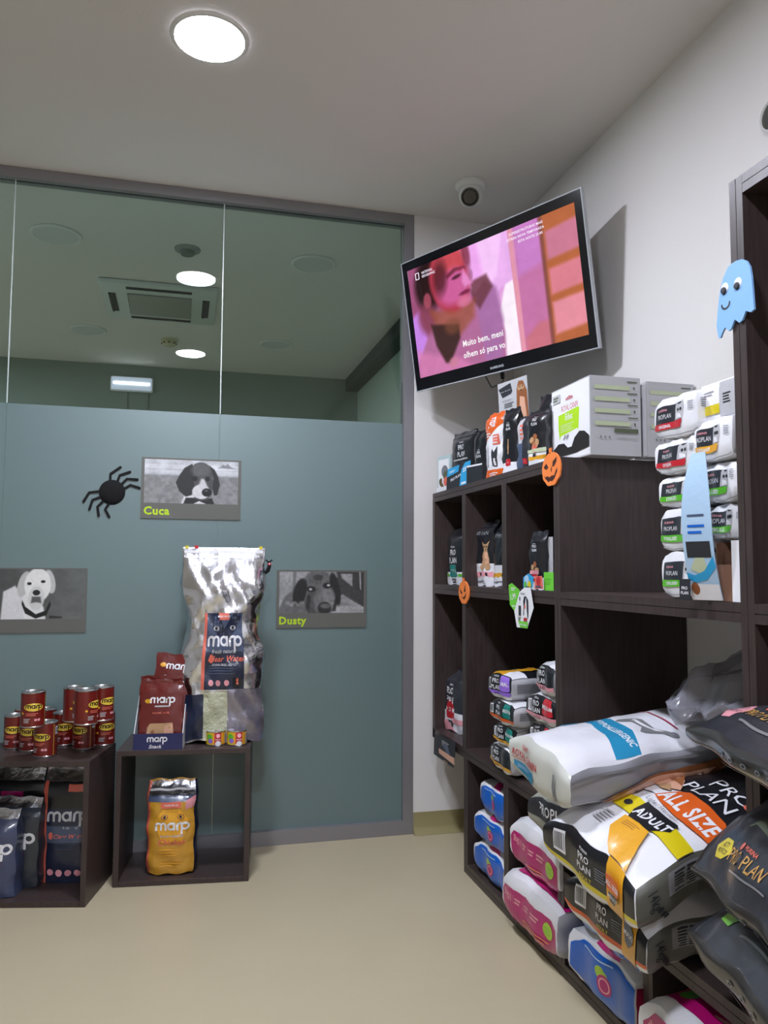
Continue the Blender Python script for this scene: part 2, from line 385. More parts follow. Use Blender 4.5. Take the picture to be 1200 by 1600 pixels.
# glass partition
def glass_mat():
    m = bpy.data.materials.new('green_tinted_glass'); m.use_nodes = True; nt = m.node_tree; nt.nodes.clear()
    o = nt.nodes.new('ShaderNodeOutputMaterial'); t = nt.nodes.new('ShaderNodeBsdfTransparent'); g = nt.nodes.new('ShaderNodeBsdfGlossy')
    mx = nt.nodes.new('ShaderNodeMixShader'); lw = nt.nodes.new('ShaderNodeFresnel'); lw.inputs[0].default_value = 1.5
    t.inputs[0].default_value = (.86, .94, .93, 1); g.inputs['Roughness'].default_value = .0; g.inputs[0].default_value = (.95, 1, .97, 1)
    nt.links.new(lw.outputs[0], mx.inputs[0]); nt.links.new(t.outputs[0], mx.inputs[1]); nt.links.new(g.outputs[0], mx.inputs[2]); nt.links.new(mx.outputs[0], o.inputs[0]); return m
GLASS = glass_mat()
FROST = mat('frosted_glass_film', srgb(100, 122, 122), rough=.38, spec=1.0)
SEAM = mat('clear_joint_edge', (.62, .7, .68), rough=.15, spec=.8)
part_ = empty('window_1', None, None, M=Matrix.Translation((0, YG+.02, 0)), kind='structure')
def wpart(name, m, *boxes):
    mb = MB()
    for b in boxes: mb.box(b[0], b[1]-YG-.02, b[2], b[3], b[4]-YG-.02, b[5], 0, b[6] if len(b) > 6 else 0)
    return mb.build(name, m, part_)
fr = .042
wpart('frame', ALU, (XL, YG-.004, H-fr, XG, YG+.06, H-.001), (XL, YG-.004, .0005, XG, YG+.06, .075-.02), (XG-fr, YG-.004, .055, XG, YG+.06, H-fr))
ZF = 1.691; XS_ = [XL, -1.43, -.6406, .144, XG-fr]
for i in range(4):
    a, b = XS_[i]+.0006, XS_[i+1]-.0006
    wpart('glass_pane', GLASS, (a, YG+.022, .055, b, YG+.032, H-fr))
    wpart('frosted_film', FROST, (a, YG+.0195, .055, b, YG+.0215, ZF))
for x in XS_[1:4]: wpart('glass_joint', SEAM, (x-.0018, YG+.0165, ZF+.001, x+.0018, YG+.0215, H-fr))

# ------------------------------------------------------------------ ceiling fittings
EMI = mat('lit_light_panel', (.9, .9, .9), emis=(.91, .95, 1.1), estr=LIGHT_E)
OFFP = mat('unlit_light_panel', srgb(208, 209, 206), rough=.4)
RIM = mat('white_fitting_plastic', srgb(225, 225, 222), rough=.45)
def clight(x, y, on, label, grp):
    r = empty('ceiling_light', label, 'ceiling light', grp, Matrix.Translation((x, y, H)))
    MB().lathe([(.098, -.001), (.112, -.001), (.113, -.004), (.108, -.009), (.099, -.009), (.098, -.006)], 48).build('rim', RIM, r, True)
    MB().lathe([(0, -.0075), (.05, -.0075), (.098, -.007), (.098, -.002), (0, -.002)], 48).build('diffuser', EMI if on else OFFP, r)
LL = ['lit round ceiling light nearest the glass partition', 'lit round ceiling light above the waiting area, seen mirrored in the glass',
      'lit round ceiling light behind the viewer']
for (x, y), l in zip(LIT, LL): clight(x, y, True, l, 'lit round ceiling lights')
for (x, y), l in zip(BACK_FILL, ['lit round ceiling light deep in the room behind the glass', 'lit round ceiling light just behind the glass, out to the left']): clight(x, y, True, l, 'lit round ceiling lights')
for (x, y), l in zip([(-.581, 3.771), (.616, 3.805), (-.6, 5.266), (.60, 5.27)], ['unlit round ceiling light behind the glass, nearest on the left', 'unlit round ceiling light behind the glass, above right of the air conditioner',
                     'unlit round ceiling light deep behind the glass beyond the air conditioner', 'unlit round ceiling light deep behind the glass on the right']):
    clight(x, y, False, l, 'unlit round ceiling lights behind the glass')
ACW = mat('air_conditioner_plastic', srgb(206, 212, 206), rough=.5); ACG = mat('air_conditioner_grille', srgb(150, 152, 142), rough=.6, bump=.3, bscale=200); ACD = mat('air_slot_shadow', srgb(28, 32, 32), rough=.7)
def aircon(x, y, label):
    r = empty('air_conditioner', label, 'air conditioner', None, Matrix.Translation((x, y, H)) @ Matrix.Diagonal((.86, .86, 1, 1)))
    MB().box(-.36, -.36, -.028, .36, .36, -.001, 0, .01).build('panel', ACW, r, True)
    m = MB(); m.box(-.2, -.2, -.040, .2, .2, -.0285, 0, .006)
    m.build('intake_grille', ACG, r, True)
    for a, b, c, d in ((-.2, -.315, .2, -.27), (-.2, .27, .2, .315), (-.315, -.18, -.27, .18), (.27, -.18, .315, .18)):
        k = MB().box(a, b, -.030, c, d, -.0285).build('air_slot', ACD, r)
        k2 = MB(); k2.box(a+.004, b+.004, -.036, (c if c-a > .1 else a+.016), (d if d-b > .1 else b+.016), -.0305).build('louvre', ACW if False else ACD, k)
aircon(-.14, 4.58, 'square ceiling air conditioner seen through the clear glass')
aircon(-1.78, 5.45, 'square ceiling air conditioner cut off at the left edge behind the glass')
r = empty('smoke_detector', 'cream smoke detector on the ceiling behind the glass', 'smoke detector', None, Matrix.Translation((-.1, 5.35, H)))
CREAM = mat('aged_cream_plastic', srgb(196, 190, 150), rough=.5)
MB().lathe([(0, -.001), (.055, -.001), (.055, -.014), (.048, -.016), (.048, -.02)], 32).build('base_ring', CREAM, r, True)
MB().lathe([(.048, -.02), (.043, -.038), (.03, -.046), (0, -.046)], 32).build('sensor_head', CREAM, r, True)
for a in range(8): MB().box(.0455*math.cos(a*PI/4)-.006, .0455*math.sin(a*PI/4)-.006, -.034, .0455*math.cos(a*PI/4)+.006, .0455*math.sin(a*PI/4)+.006, -.027).build('vent_slot', ACD, r)
p = atZ(293, 389, H); r = empty('ceiling_sensor', 'small grey round fitting on the ceiling behind the glass, above the mirrored light', 'sensor', None, Matrix.Translation((p.x, p.y, H)))
GF = mat('grey_fitting', srgb(110, 116, 112), rough=.6)
MB().lathe([(0, -.001), (.062, -.001), (.06, -.008), (.035, -.012)], 32).build('flange', mat('grey_flange', srgb(140, 148, 144), rough=.6), r, True)
MB().lathe([(.035, -.012), (.03, -.03), (0, -.034)], 24).build('dome', GF, r, True)
# emergency lamp on the far wall
a = atY(172, 585, YF-.05); b = atY(239, 613, YF-.05)
r = empty('emergency_lamp', 'lit emergency lamp with a row of small leds on the far wall behind the glass', 'emergency lamp', None, Matrix.Translation(((a.x+b.x)/2, YF, (a.z+b.z)/2)))
hw, hh = (b.x-a.x)/2, (a.z-b.z)/2
MB().box(-hw, -.03, -hh, hw, -.001, hh, 0, .012).build('housing', RIM, r, True)
MB().box(-hw+.01, -.05, -hh+.01, hw-.01, -.031, hh-.01, 0, .01).build('diffuser', mat('glowing_lamp_cover', (.7, .72, .8), emis=(.75, .78, 1), estr=.42), r, True)
for i in range(18):
    x = -hw*.8+i*hw*1.6/17; MB().box(x-.006, -.056, -.008, x+.006, -.0505, .008).build('led', mat('white_led', (1, 1, 1), emis=(.95, .97, 1), estr=6), r)
MB().box(-hw*.25, -.012, -hh-.25, -hw*.25+.008, -.001, -hh-.001).build('cable_duct', FARW, r); MB().box(hw*.72, -.012, -hh-.25, hw*.72+.008, -.001, -hh-.001).build('cable_duct', FARW, r)
# dome camera
p = atZ(735, 288, H)
r = empty('security_camera', 'white dome security camera on the ceiling above the television', 'security camera', None, Matrix.Translation((p.x, p.y, H)))
MB().lathe([(0, -.001), (.06, -.001), (.06, -.012), (.052, -.02), (.03, -.022)], 40).build('ceiling_base', RIM, r, True)
dirc = (CAMP-Vector((p.x, p.y, H-.05))); dirc.z -= .9; dirc.x -= .3
M = dirc.to_track_quat('Z', 'Y').to_matrix().to_4x4(); M.translation = (0, 0, -.045)
bo = MB().lathe([(0, -.045), (.025, -.043), (.042, -.028), (.047, -.005), (.044, .015), (.036, .03)], 36).build('turret', RIM, r, True); bo.matrix_local = M
le = MB().lathe([(.036, .03), (.034, .036), (.03, .036), (.026, .031), (0, .029)], 36).build('lens_face', mat('black_lens_glass', srgb(26, 28, 30), rough=.15, coat=.5), r, True); le.matrix_local = M
# round fitting on the right wall, cut off by the picture edge
p = atX(1212, 180, XW)
r = empty('wall_sensor', 'dark grey round fitting with a pale rim high on the right wall', 'sensor', None, axes((XW, p.y, p.z), (0, -1, 0), (0, 0, 1)))
MB().lathe([(0, .001), (.042, .001), (.042, .012), (.037, .016), (.034, .012)], 32).build('rim', RIM, r, True)
MB().lathe([(.034, .012), (.02, .018), (0, .02)], 32).build('lens', mat('dark_grey_lens', srgb(70, 72, 66), rough=.4), r, True)

# ------------------------------------------------------------------ painted pictures (photographs, tv image) as coloured fine grids
class Paint:
    def __init__(s, W, Hh, col):
        s.W, s.H = W, Hh; s.im = np.zeros((Hh, W, 3)); s.im[:] = col; s.y, s.x = np.mgrid[0:Hh, 0:W]; s.x = (s.x+.5)/W; s.y = (s.y+.5)/Hh; s.asp = W/Hh
        s.rs = np.random.RandomState(3)
    def noise(s, n, seed=0):
        r = np.random.RandomState(seed); g = r.rand(int(n)+3, int(n*s.asp)+3); fx = s.x*(g.shape[1]-2); fy = s.y*(g.shape[0]-2)
        i = fx.astype(int); j = fy.astype(int); u = fx-i; v = fy-j; u = u*u*(3-2*u); v = v*v*(3-2*v)
        return (g[j, i]*(1-u)+g[j, i+1]*u)*(1-v)+(g[j+1, i]*(1-u)+g[j+1, i+1]*u)*v
    def fbm(s, n, seed=0): return (s.noise(n, seed)+.5*s.noise(n*2, seed+1)+.25*s.noise(n*4, seed+2))/1.75
    def mix(s, m, col, a=1.):
        m = np.clip(m, 0, 1)[..., None]*a; s.im = s.im*(1-m)+np.asarray(col, float)*m
    def ell(s, cx, cy, rx, ry, col, rot=0, soft=.08, a=1.):
        dx = (s.x-cx)*s.asp; dy = s.y-cy; c, q = math.cos(math.radians(rot)), math.sin(math.radians(rot))
        u = (dx*c+dy*q)/(rx*s.asp); v = (-dx*q+dy*c)/ry; d = np.sqrt(u*u+v*v); s.mix((1-d)/soft+.5, col, a)
    def poly(s, pts, col, soft=.006, a=1.):
        d = np.full(s.x.shape, 9.); ins = np.zeros(s.x.shape, bool); n = len(pts); X = s.x*s.asp; Y = s.y
        for i in range(n):
            x0, y0 = pts[i]; x1, y1 = pts[(i+1) % n]; x0 *= s.asp; x1 *= s.asp
            t = np.clip(((X-x0)*(x1-x0)+(Y-y0)*(y1-y0))/((x1-x0)**2+(y1-y0)**2+1e-9), 0, 1)
            d = np.minimum(d, np.hypot(X-x0-t*(x1-x0), Y-y0-t*(y1-y0)))
            c = ((y0 > Y) != (y1 > Y)) & (X < (x1-x0)*(Y-y0)/(y1-y0+1e-9)+x0); ins ^= c
        s.mix(np.where(ins, d, -d)/soft+.5, col, a)
    def grain(s, a, n=60, seed=9): s.im *= (1+a*(s.fbm(n, seed)-.5))[..., None]
    def object(s, name, w, h, m, parent, z=0.):
        n, k = s.W, s.H; X, Y = np.meshgrid(np.linspace(-w/2, w/2, n), np.linspace(h/2, -h/2, k))
        V = np.stack([X, Y, np.full_like(X, z)], -1).reshape(-1, 3).tolist(); F = [(j*n+i, (j+1)*n+i, (j+1)*n+i+1, j*n+i+1) for j in range(k-1) for i in range(n-1)]
        o = mobj(name, V, F, [m], None, parent); ca = o.data.color_attributes.new('Col', 'FLOAT_COLOR', 'POINT')
        im = np.clip(s.im, 0, 1); im = np.where(im <= .04045, im/12.92, ((im+.055)/1.055)**2.4)
        ca.data.foreach_set('color', np.concatenate([im, np.ones((k, n, 1))], -1).astype(np.float32).ravel()); return o

# ------------------------------------------------------------------ television
s_ = 1.09; O = CAMP+(Vector((.85204, 2.80595, 1.74242))-CAMP)*s_; U = Vector((.44424, -.89098, 0)).normalized(); V = Vector((-.14846, -.0876, .9895)); V = (V-U*V.dot(U)).normalized()
TW, TH = .8*s_, .482*s_; N = U.cross(V); ctr = O+U*TW/2+V*TH/2
tv = empty('television', 'wall-mounted flat television tilted down, showing a pink-lit bearded man with subtitles', 'television', None, axes(ctr, U, V))
GLOSSB = mat('gloss_black_bezel', srgb(14, 15, 20), rough=.12, coat=.5); MATB = mat('matt_black_plastic', srgb(24, 24, 27), rough=.5)
sw, sh = .392*s_*.90*1.0, .241*s_*.865
sx0, sx1, sy0, sy1 = -TW/2+.03, TW/2-.033, -TH/2+.052, TH/2-.038
m = MB(); m.box(-TW/2+.004, -TH/2+.004, -.02, sx0, TH/2-.004, 0); m.box(sx1, -TH/2+.004, -.02, TW/2-.004, TH/2-.004, 0)
m.box(sx0, -TH/2+.004, -.02, sx1, sy0, 0); m.box(sx0, sy1, -.02, sx1, TH/2-.004, 0); m.build('bezel', GLOSSB, tv)
m = MB(); e = .004
for b in ((-TW/2, -TH/2, TW/2, -TH/2+e), (-TW/2, TH/2-e, TW/2, TH/2), (-TW/2, -TH/2+e, -TW/2+e, TH/2-e), (TW/2-e, -TH/2+e, TW/2, TH/2-e)): m.box(b[0], b[1], -.016, b[2], b[3], .001)
m.build('clear_edge_trim', mat('clear_acrylic_edge', (.42, .44, .47), rough=.12, spec=.8), tv)
m = MB(); m.box(-TW/2+.02, -TH/2+.02, -.04, TW/2-.02, TH/2-.02, -.02, 0, .01); m.box(-TW/4, -TH/3, -.062, TW/4, TH/3, -.04, 0, .008); m.build('back_shell', MATB, tv, True)
P = Paint(288, 168, (.86, .5, .62))
def L(a, b, t): return tuple(a[i]*(1-t)+b[i]*t for i in range(3))
P.mix(P.y*0+1, (.72, .42, .62)); P.im = P.im*(.85+.3*P.fbm(4, 2))[..., None]
P.poly([(.30, -.05), (.66, -.05), (.66, 1.05), (.5, 1.05), (.45, .5), (.38, .3)], (.97, .78, .98), .03)
P.poly([(.36, .0), (.46, -.05), (.48, .25), (.44, .45), (.4, .3)], (.93, .62, .93), .05, .7)
P.poly([(.62, -.05), (.67, -.05), (.665, .4), (.56, .5), (.5, .4), (.56, .33)], (.9, .66, .92), .03, .7)
P.poly([(.49, .62), (.6, .42), (.655, .4), (.655, 1.05), (.55, 1.05)], (1, .95, 1), .02)
P.poly([(.56, .45), (.6, .42), (.56, .6), (.51, .65)], (.88, .6, .86), .02, .8)
P.poly([(.645, -.05), (.83, -.05), (.83, 1.05), (.65, 1.05)], (.78, .46, .66), .01)
P.poly([(.645, -.05), (.675, -.05), (.675, 1.05), (.65, 1.05)], (.9, .6, .68), .012)
P.poly([(.675, -.05), (.815, -.05), (.815, .35), (.675, .4)], (.80, .52, .84), .06, .7)
P.poly([(.68, .9), (.76, .8), (.83, .8), (.83, 1.05), (.68, 1.05)], (.80, .45, .5), .04, .9)
P.poly([(.815, -.05), (1.05, -.05), (1.05, 1.05), (.815, 1.05)], (.72, .40, .24), .01)
P.poly([(.84, .13), (1.02, .10), (1.02, .33), (.84, .35)], (.80, .48, .58), .03); P.poly([(.84, .42), (1.02, .40), (1.02, .60), (.84, .62)], (.86, .50, .56), .03)
P.poly([(.84, .68), (1.02, .66), (1.02, .9), (.84, .93)], (.90, .56, .62), .03); P.poly([(.81, -.05), (.83, -.05), (.83, 1.05), (.81, 1.05)], (.5, .28, .28), .02, .8)
P.poly([(-.05, -.05), (.14, -.05), (.12, .5), (.2, 1.05), (-.05, 1.05)], (.62, .32, .48), .06)
P.poly([(-.02, .45), (.05, .4), (.1, .7), (.12, .95), (-.02, .95)], (.78, .52, .9), .05)
P.poly([(.10, .62), (.2, .5), (.3, .6), (.48, .33), (.53, .42), (.57, .8), (.56, 1.05), (0, 1.05), (0, .88)], (.70, .42, .60), .03)
P.poly([(.42, .45), (.5, .33), (.55, .42), (.57, .7), (.54, 1.0), (.44, 1.0)], (.66, .44, .66), .04, .9)
P.poly([(.40, .3), (.5, .28), (.53, .4), (.44, .55), (.4, .45)], (.42, .22, .26), .03, .85)
P.poly([(.0, .75), (.3, .92), (.4, 1.05), (0, 1.05)], (.84, .50, .70), .06, .8)
P.ell(.14, .18, .10, .24, (.15, .07, .08), 8, .4); P.ell(.10, .48, .06, .14, (.52, .24, .32), 0, .6, .8)
P.ell(.27, .22, .125, .30, (.70, .22, .30), -12, .2); P.ell(.29, .06, .10, .13, (.80, .30, .34), 0, .6, .9)
P.ell(.29, .29, .105, .15, (.80, .37, .60), -12, .5); P.ell(.215, .17, .045, .15, (.30, .11, .14), 6, .8, .8)
P.poly([(.25, .175), (.31, .135), (.375, .15), (.38, .17), (.32, .165), (.26, .205)], (.42, .14, .22), .025, .9); P.ell(.32, .215, .03, .016, (.30, .10, .18), -8, .7, .9)
P.poly([(.365, .17), (.415, .31), (.365, .33), (.35, .27)], (.90, .56, .80), .03, .9); P.ell(.392, .05, .024, .13, (.50, .20, .28), -6, .6, .8); P.ell(.408, .24, .014, .05, (.60, .34, .48), 0, .6, .6)
P.ell(.115, .33, .026, .07, (.66, .30, .38), 0, .4, .9); P.ell(.36, .37, .035, .018, (.46, .13, .26), -6, .6, .9); P.ell(.355, .44, .045, .05, (.84, .44, .60), 0, .7, .8)
P.poly([(.12, .42), (.3, .5), (.42, .45), (.40, .6), (.3, .72), (.16, .62)], (.60, .32, .20), .05, .7)
P.poly([(.12, .55), (.3, .62), (.3, .74), (.22, .93), (.19, .92), (.14, .75)], (.24, .15, .14), .03, .95)
P.ell(.26, .62, .05, .07, (.5, .3, .22), 0, .6, .6)
P.ell(.24, .93, .03, .04, (.8, .5, .6), 0, .5, .8); P.ell(.35, .45, .04, .035, (.84, .46, .60), 0, .8, .7); P.grain(.07, 14, 5)
TVS = vcol_mat('television_picture', rough=.06, emit=1.0)
scn = P.object('screen', sx1-sx0, sy1-sy0, TVS, tv, 0.); scn.location = ((sx0+sx1)/2, (sy0+sy1)/2, -.002)
SW2, SH2 = sx1-sx0, sy1-sy0
TXT = mat('screen_white_text', (.02, .02, .02), emis=(1, 1, 1), estr=.95, rough=.2); TXL = mat('screen_lilac_text', (.02, .02, .02), emis=(.95, .85, 1), estr=1.0, rough=.2)
def screen_text(name, rows, m, z=.0008, par=None, mx=None):
    V = []; F = []
    for t, u, v, size, bold, sx in rows:
        tv_, tf = text_mesh(t, bold); k = len(V); V += [((u-.5)*SW2+x*size*sx, (.5-v)*SH2+y*size, z) for x, y in tv_]; F += [tuple(k+i for i in f) for f in tf]
    return mobj(name, V, F, [m], None, par or scn)
screen_text('subtitle', [('Muito bem, meni', .435, .80, .0225, .02, .86)], TXT); screen_text('subtitle', [('olhem só para vo', .435, .90, .0225, .02, .86)], TXT)
screen_text('channel_caption', [('SUPERESTRUTURAS MAIS', .745, .045, .0085, .02, 1.05), ('ESTREIA NOVA TEMPORADA', .74, .085, .0085, .02, 1.0), ('ESTA NOITE 23.00', .765, .125, .0085, .02, 1.05)], TXL)
lg = screen_text('channel_logo', [('NATIONAL', .135, .065, .0095, .02, .85), ('GEOGRAPHIC', .142, .098, .0095, .02, .85)], TXL)
m = MB()
for a, b, c, d in ((.052, .05, .078, .056), (.052, .106, .078, .112), (.052, .05, .056, .112), (.074, .05, .078, .112)):
    m.box((a-.5)*SW2, (.5-d)*SH2, .0004, (c-.5)*SW2, (.5-b)*SH2, .0012)
m.build('channel_logo_frame', TXL, scn)
V, F = text_mesh('SAMSUNG', .03); mobj('brand_lettering', [(x*.0085*1.1-.03+.03, -TH/2+.022+y*.0085, .0012) for x, y in V], F, [mat('silver_lettering', (.5, .52, .56), rough=.4)], None, tv)
m = MB(); m.box(-.12, -.12, -.075, .12, .12, -.062, 0, .004); m.build('mount_plate', MATB, tv)
iv = tv.matrix_world.inverted(); A = iv @ Vector((XW-.02, ctr.y+.12, ctr.z+.05)); m = MB(); m.tube([(0, 0, -.07), (0, .0, -.13), A], .018, 10); m.build('wall_arm', MATB, tv)
q = iv @ Vector((XW-.011, ctr.y+.12, ctr.z+.05)); wp = MB().box(-.01, -.06, -.1, .01, .06, .1, 0, .003).build('wall_plate', MATB, tv); wp.matrix_local = iv @ Matrix.Translation((XW-.0115, ctr.y+.12, ctr.z+.05))
m = MB(); base = tv.matrix_world
cb = [(-.02, -TH/2+.08, -.05), (-.02, -TH/2-.012, -.06), (-.05, -TH/2-.03, -.08), (-.13, -TH/2-.035, -.11), (-.18, -TH/2+.02, -.14)]
m.tube(cb, .0028, 8); m.build('power_cable', mat('grey_cable', srgb(70, 70, 66), rough=.5), tv, True)
MB().box(-.026, -TH/2-.02, -.058, -.02, -TH/2+.01, -.045).build('cable_plug', MATB, tv)

# ------------------------------------------------------------------ posters and paper decorations
PHOTO = vcol_mat('black_and_white_photograph', rough=.45)
POSTG = mat('olive_grey_poster_board', srgb(98, 98, 92), rough=.55); LIMETX = mat('lime_lettering', srgb(182, 214, 28), rough=.5)
def poster(label, x0, x1, z0, z1, P, name=None, ph=(.03, .03, .97, .745)):
    W, Hh = x1-x0, z1-z0
    r = empty('dog_poster', label, 'poster', 'dog posters on the frosted glass', axes(((x0+x1)/2, YG+.0195, (z0+z1)/2), (1, 0, 0), (0, 0, 1)))
    MB().box(-W/2, -Hh/2, .0005, W/2, Hh/2, .0045).build('board', POSTG, r)
    pw, phh = (ph[2]-ph[0])*W, (ph[3]-ph[1])*Hh
    o = P.object('photograph', pw, phh, PHOTO, r); o.location = ((ph[0]+ph[2])/2*W-W/2, Hh/2-(ph[1]+ph[3])/2*Hh, .0049)
    if name:
        V, F = text_mesh(name, .035); xs = [v[0] for v in V]; s = .030*W/.38
        mobj('name_lettering', [((x-min(xs))*s-W/2+.012, y*s-Hh/2+.031, .0051) for x, y in V], F, [LIMETX], None, r)
P = Paint(240, 116, (.55, .56, .57))            # beagle on a beach
P.mix((.36-P.y)/.03, (.72, .73, .74)); P.im = P.im*(.86+.28*P.fbm(5, 4))[..., None]
P.mix((np.abs(P.y-.16)-.05 < 0)*.5, (.85, .86, .87)); P.mix((np.abs(P.y-.27)-.03 < 0)*.5, (.8, .81, .82)); P.mix((P.y > .37)*1., (.42, .42, .42), .9)
P.mix((P.y > .37)*1.*P.fbm(12, 6), (.66, .66, .66), .7)
P.poly([(.78, .16), (.83, .08), (.86, .1), (.88, .05), (.91, .12), (.98, .17)], (.5, .51, .52), .03)
P.poly([(.38, 1.05), (.42, .82), (.5, .78), (.66, .8), (.73, .9), (.75, 1.05)], (.82, .82, .82), .03)
P.poly([(.41, 1.02), (.44, .86), (.72, .86), (.75, 1.02), (.66, 1.0), (.58, .93), (.5, 1.02)], (.13, .13, .13), .02)
P.ell(.595, .34, .125, .30, (.27, .27, .27), 0, .08); P.poly([(.52, .42), (.74, .42), (.71, .8), (.66, .9), (.56, .88), (.50, .75)], (.27, .27, .27), .04)
P.poly([(.50, .08), (.42, .18), (.37, .34), (.33, .52), (.37, .72), (.44, .84), (.50, .80), (.53, .60), (.51, .40), (.52, .22)], (.15, .15, .15), .02); P.poly([(.68, .1), (.74, .2), (.78, .36), (.80, .55), (.775, .78), (.74, .80), (.72, .62), (.73, .42), (.71, .25)], (.15, .15, .15), .02); P.ell(.59, .22, .1, .15, (.36, .36, .36), 0, .5, .8)
P.ell(.60, .72, .095, .17, (.8, .8, .8), 0, .15); P.poly([(.60, .42), (.63, .42), (.68, .65), (.55, .68)], (.78, .78, .78), .05)
P.ell(.53, .42, .03, .06, (.10, .10, .10), 0, .4); P.ell(.665, .42, .025, .055, (.10, .10, .10), 0, .4)
P.ell(.66, .73, .052, .095, (.07, .07, .07), 0, .2); P.ell(.655, .69, .02, .02, (.4, .4, .4), 0, .6, .8); P.poly([(.53, .84), (.6, .9), (.68, .88), (.68, .91), (.6, .93), (.52, .88)], (.25, .25, .25), .02, .8)
P.grain(.14, 24)
poster('poster of the beagle on a beach lettered Cuca', -.151, .231, 1.268, 1.507, P, 'Cuca')
P = Paint(240, 116, (.6, .6, .6))               # bloodhound
P.im = P.im*(.8+.3*P.fbm(3, 8))[..., None]
P.poly([(.16, -.1), (.2, -.1), (.18, 1.1), (.15, 1.1)], (.45, .45, .45), .02); P.poly([(.66, -.1), (1.1, -.1), (1.1, .8), (.7, .3)], (.22, .22, .22), .05)
P.poly([(.72, .05), (.86, .05), (.86, .45), (.74, .3)], (.58, .58, .58), .03); P.poly([(.94, .0), (.96, .0), (.965, .45), (.95, .42)], (.6, .6, .6), .01)
P.poly([(0, 1.05), (0, .9), (.06, .6), (.16, .45), (.28, .4), (.35, .7), (.3, 1.05)], (.40, .40, .40), .04)
P.poly([(.6, .3), (.7, .1), (.82, .3), (1.02, .6), (1.02, .88), (.9, .75), (.75, .55), (.66, .62)], (.24, .24, .24), .04)
P.poly([(.66, .8), (1.0, .86), (1.02, 1.05), (.6, 1.05)], (.62, .62, .62), .03); P.poly([(.72, .7), (.9, .84), (.7, .82)], (.5, .5, .5), .03)
P.ell(.45, .3, .17, .36, (.38, .38, .38), 0, .15); P.ell(.24, .5, .075, .34, (.12, .12, .12), 14, .2); P.ell(.655, .42, .055, .4, (.14, .14, .14), -12, .2)
P.ell(.42, .75, .12, .35, (.30, .30, .30), 8, .2); P.ell(.53, .72, .13, .33, (.42, .42, .42), 0, .3); P.ell(.58, .62, .07, .3, (.5, .5, .5), -8, .5, .7)
P.ell(.45, .14, .06, .07, (.2, .2, .2), 0, .5, .8); P.ell(.37, .42, .05, .07, (.1, .1, .1), 0, .4); P.ell(.56, .34, .05, .07, (.1, .1, .1), 0, .4)
P.ell(.365, .425, .02, .028, (.68, .68, .68), 0, .4); P.ell(.575, .33, .02, .028, (.72, .72, .72), 0, .4)
P.ell(.53, .88, .08, .15, (.16, .16, .16), 0, .3); P.ell(.54, .83, .06, .06, (.42, .42, .42), 0, .5, .8)
for i in range(5): P.poly([(.36+.03*i, .2-.02*i), (.38+.03*i, .18), (.36+.03*i, .3), (.35+.03*i, .3)], (.2, .2, .2), .02, .5); P.ell(.1+.04*i, .75+.05*(i % 2), .03, .04, (.62, .62, .62), 0, .6, .6)
P.poly([(.33, .55), (.37, .6), (.35, .95), (.31, .85)], (.15, .15, .15), .03, .8); P.poly([(.66, .6), (.69, .6), (.66, .95), (.62, .95)], (.12, .12, .12), .03, .8)
P.grain(.3, 16)
poster('poster of the bloodhound lying down lettered Dusty', .379, .749, .838, 1.071, P, 'Dusty')
P = Paint(240, 134, (.33, .34, .33))            # labrador
P.im = P.im*(.8+.45*P.x)[..., None]*(.8+.3*P.fbm(4, 3))[..., None]
P.poly([(.26, 1.05), (.28, .5), (.36, .35), (.46, .45), (.6, .75), (.63, 1.05)], (.86, .86, .85), .03); P.poly([(.2, 1.05), (.22, .45), (.33, .33), (.4, .6), (.42, 1.05)], (.82, .82, .82), .03)
P.ell(.41, .3, .055, .26, (.72, .72, .71), 12, .15); P.ell(.655, .25, .05, .24, (.74, .74, .73), -10, .15)
P.ell(.54, .32, .125, .34, (.88, .88, .86), 0, .1); P.ell(.53, .58, .075, .24, (.80, .80, .79), 0, .15)
P.ell(.46, .29, .022, .028, (.08, .08, .08), 0, .3); P.ell(.59, .25, .022, .028, (.08, .08, .08), 0, .3)
P.ell(.53, .47, .035, .055, (.10, .10, .10), 0, .2); P.poly([(.49, .55), (.57, .55), (.58, .68), (.53, .66), (.48, .68)], (.28, .28, .28), .03, .9)
P.poly([(.40, .62), (.43, .75), (.53, .9), (.62, .83), (.66, .64), (.67, .72), (.63, .92), (.53, .985), (.43, .88), (.395, .7)], (.07, .07, .07), .015)
P.poly([(.66, .93), (.78, .95), (.78, .98), (.66, .985)], (.14, .14, .14), .02); P.grain(.08, 20)
poster('poster of the white labrador with a dark collar, cut off at the left edge', -.708, -.336, .834, 1.074, P, None, (0.005, .02, .985, .79))
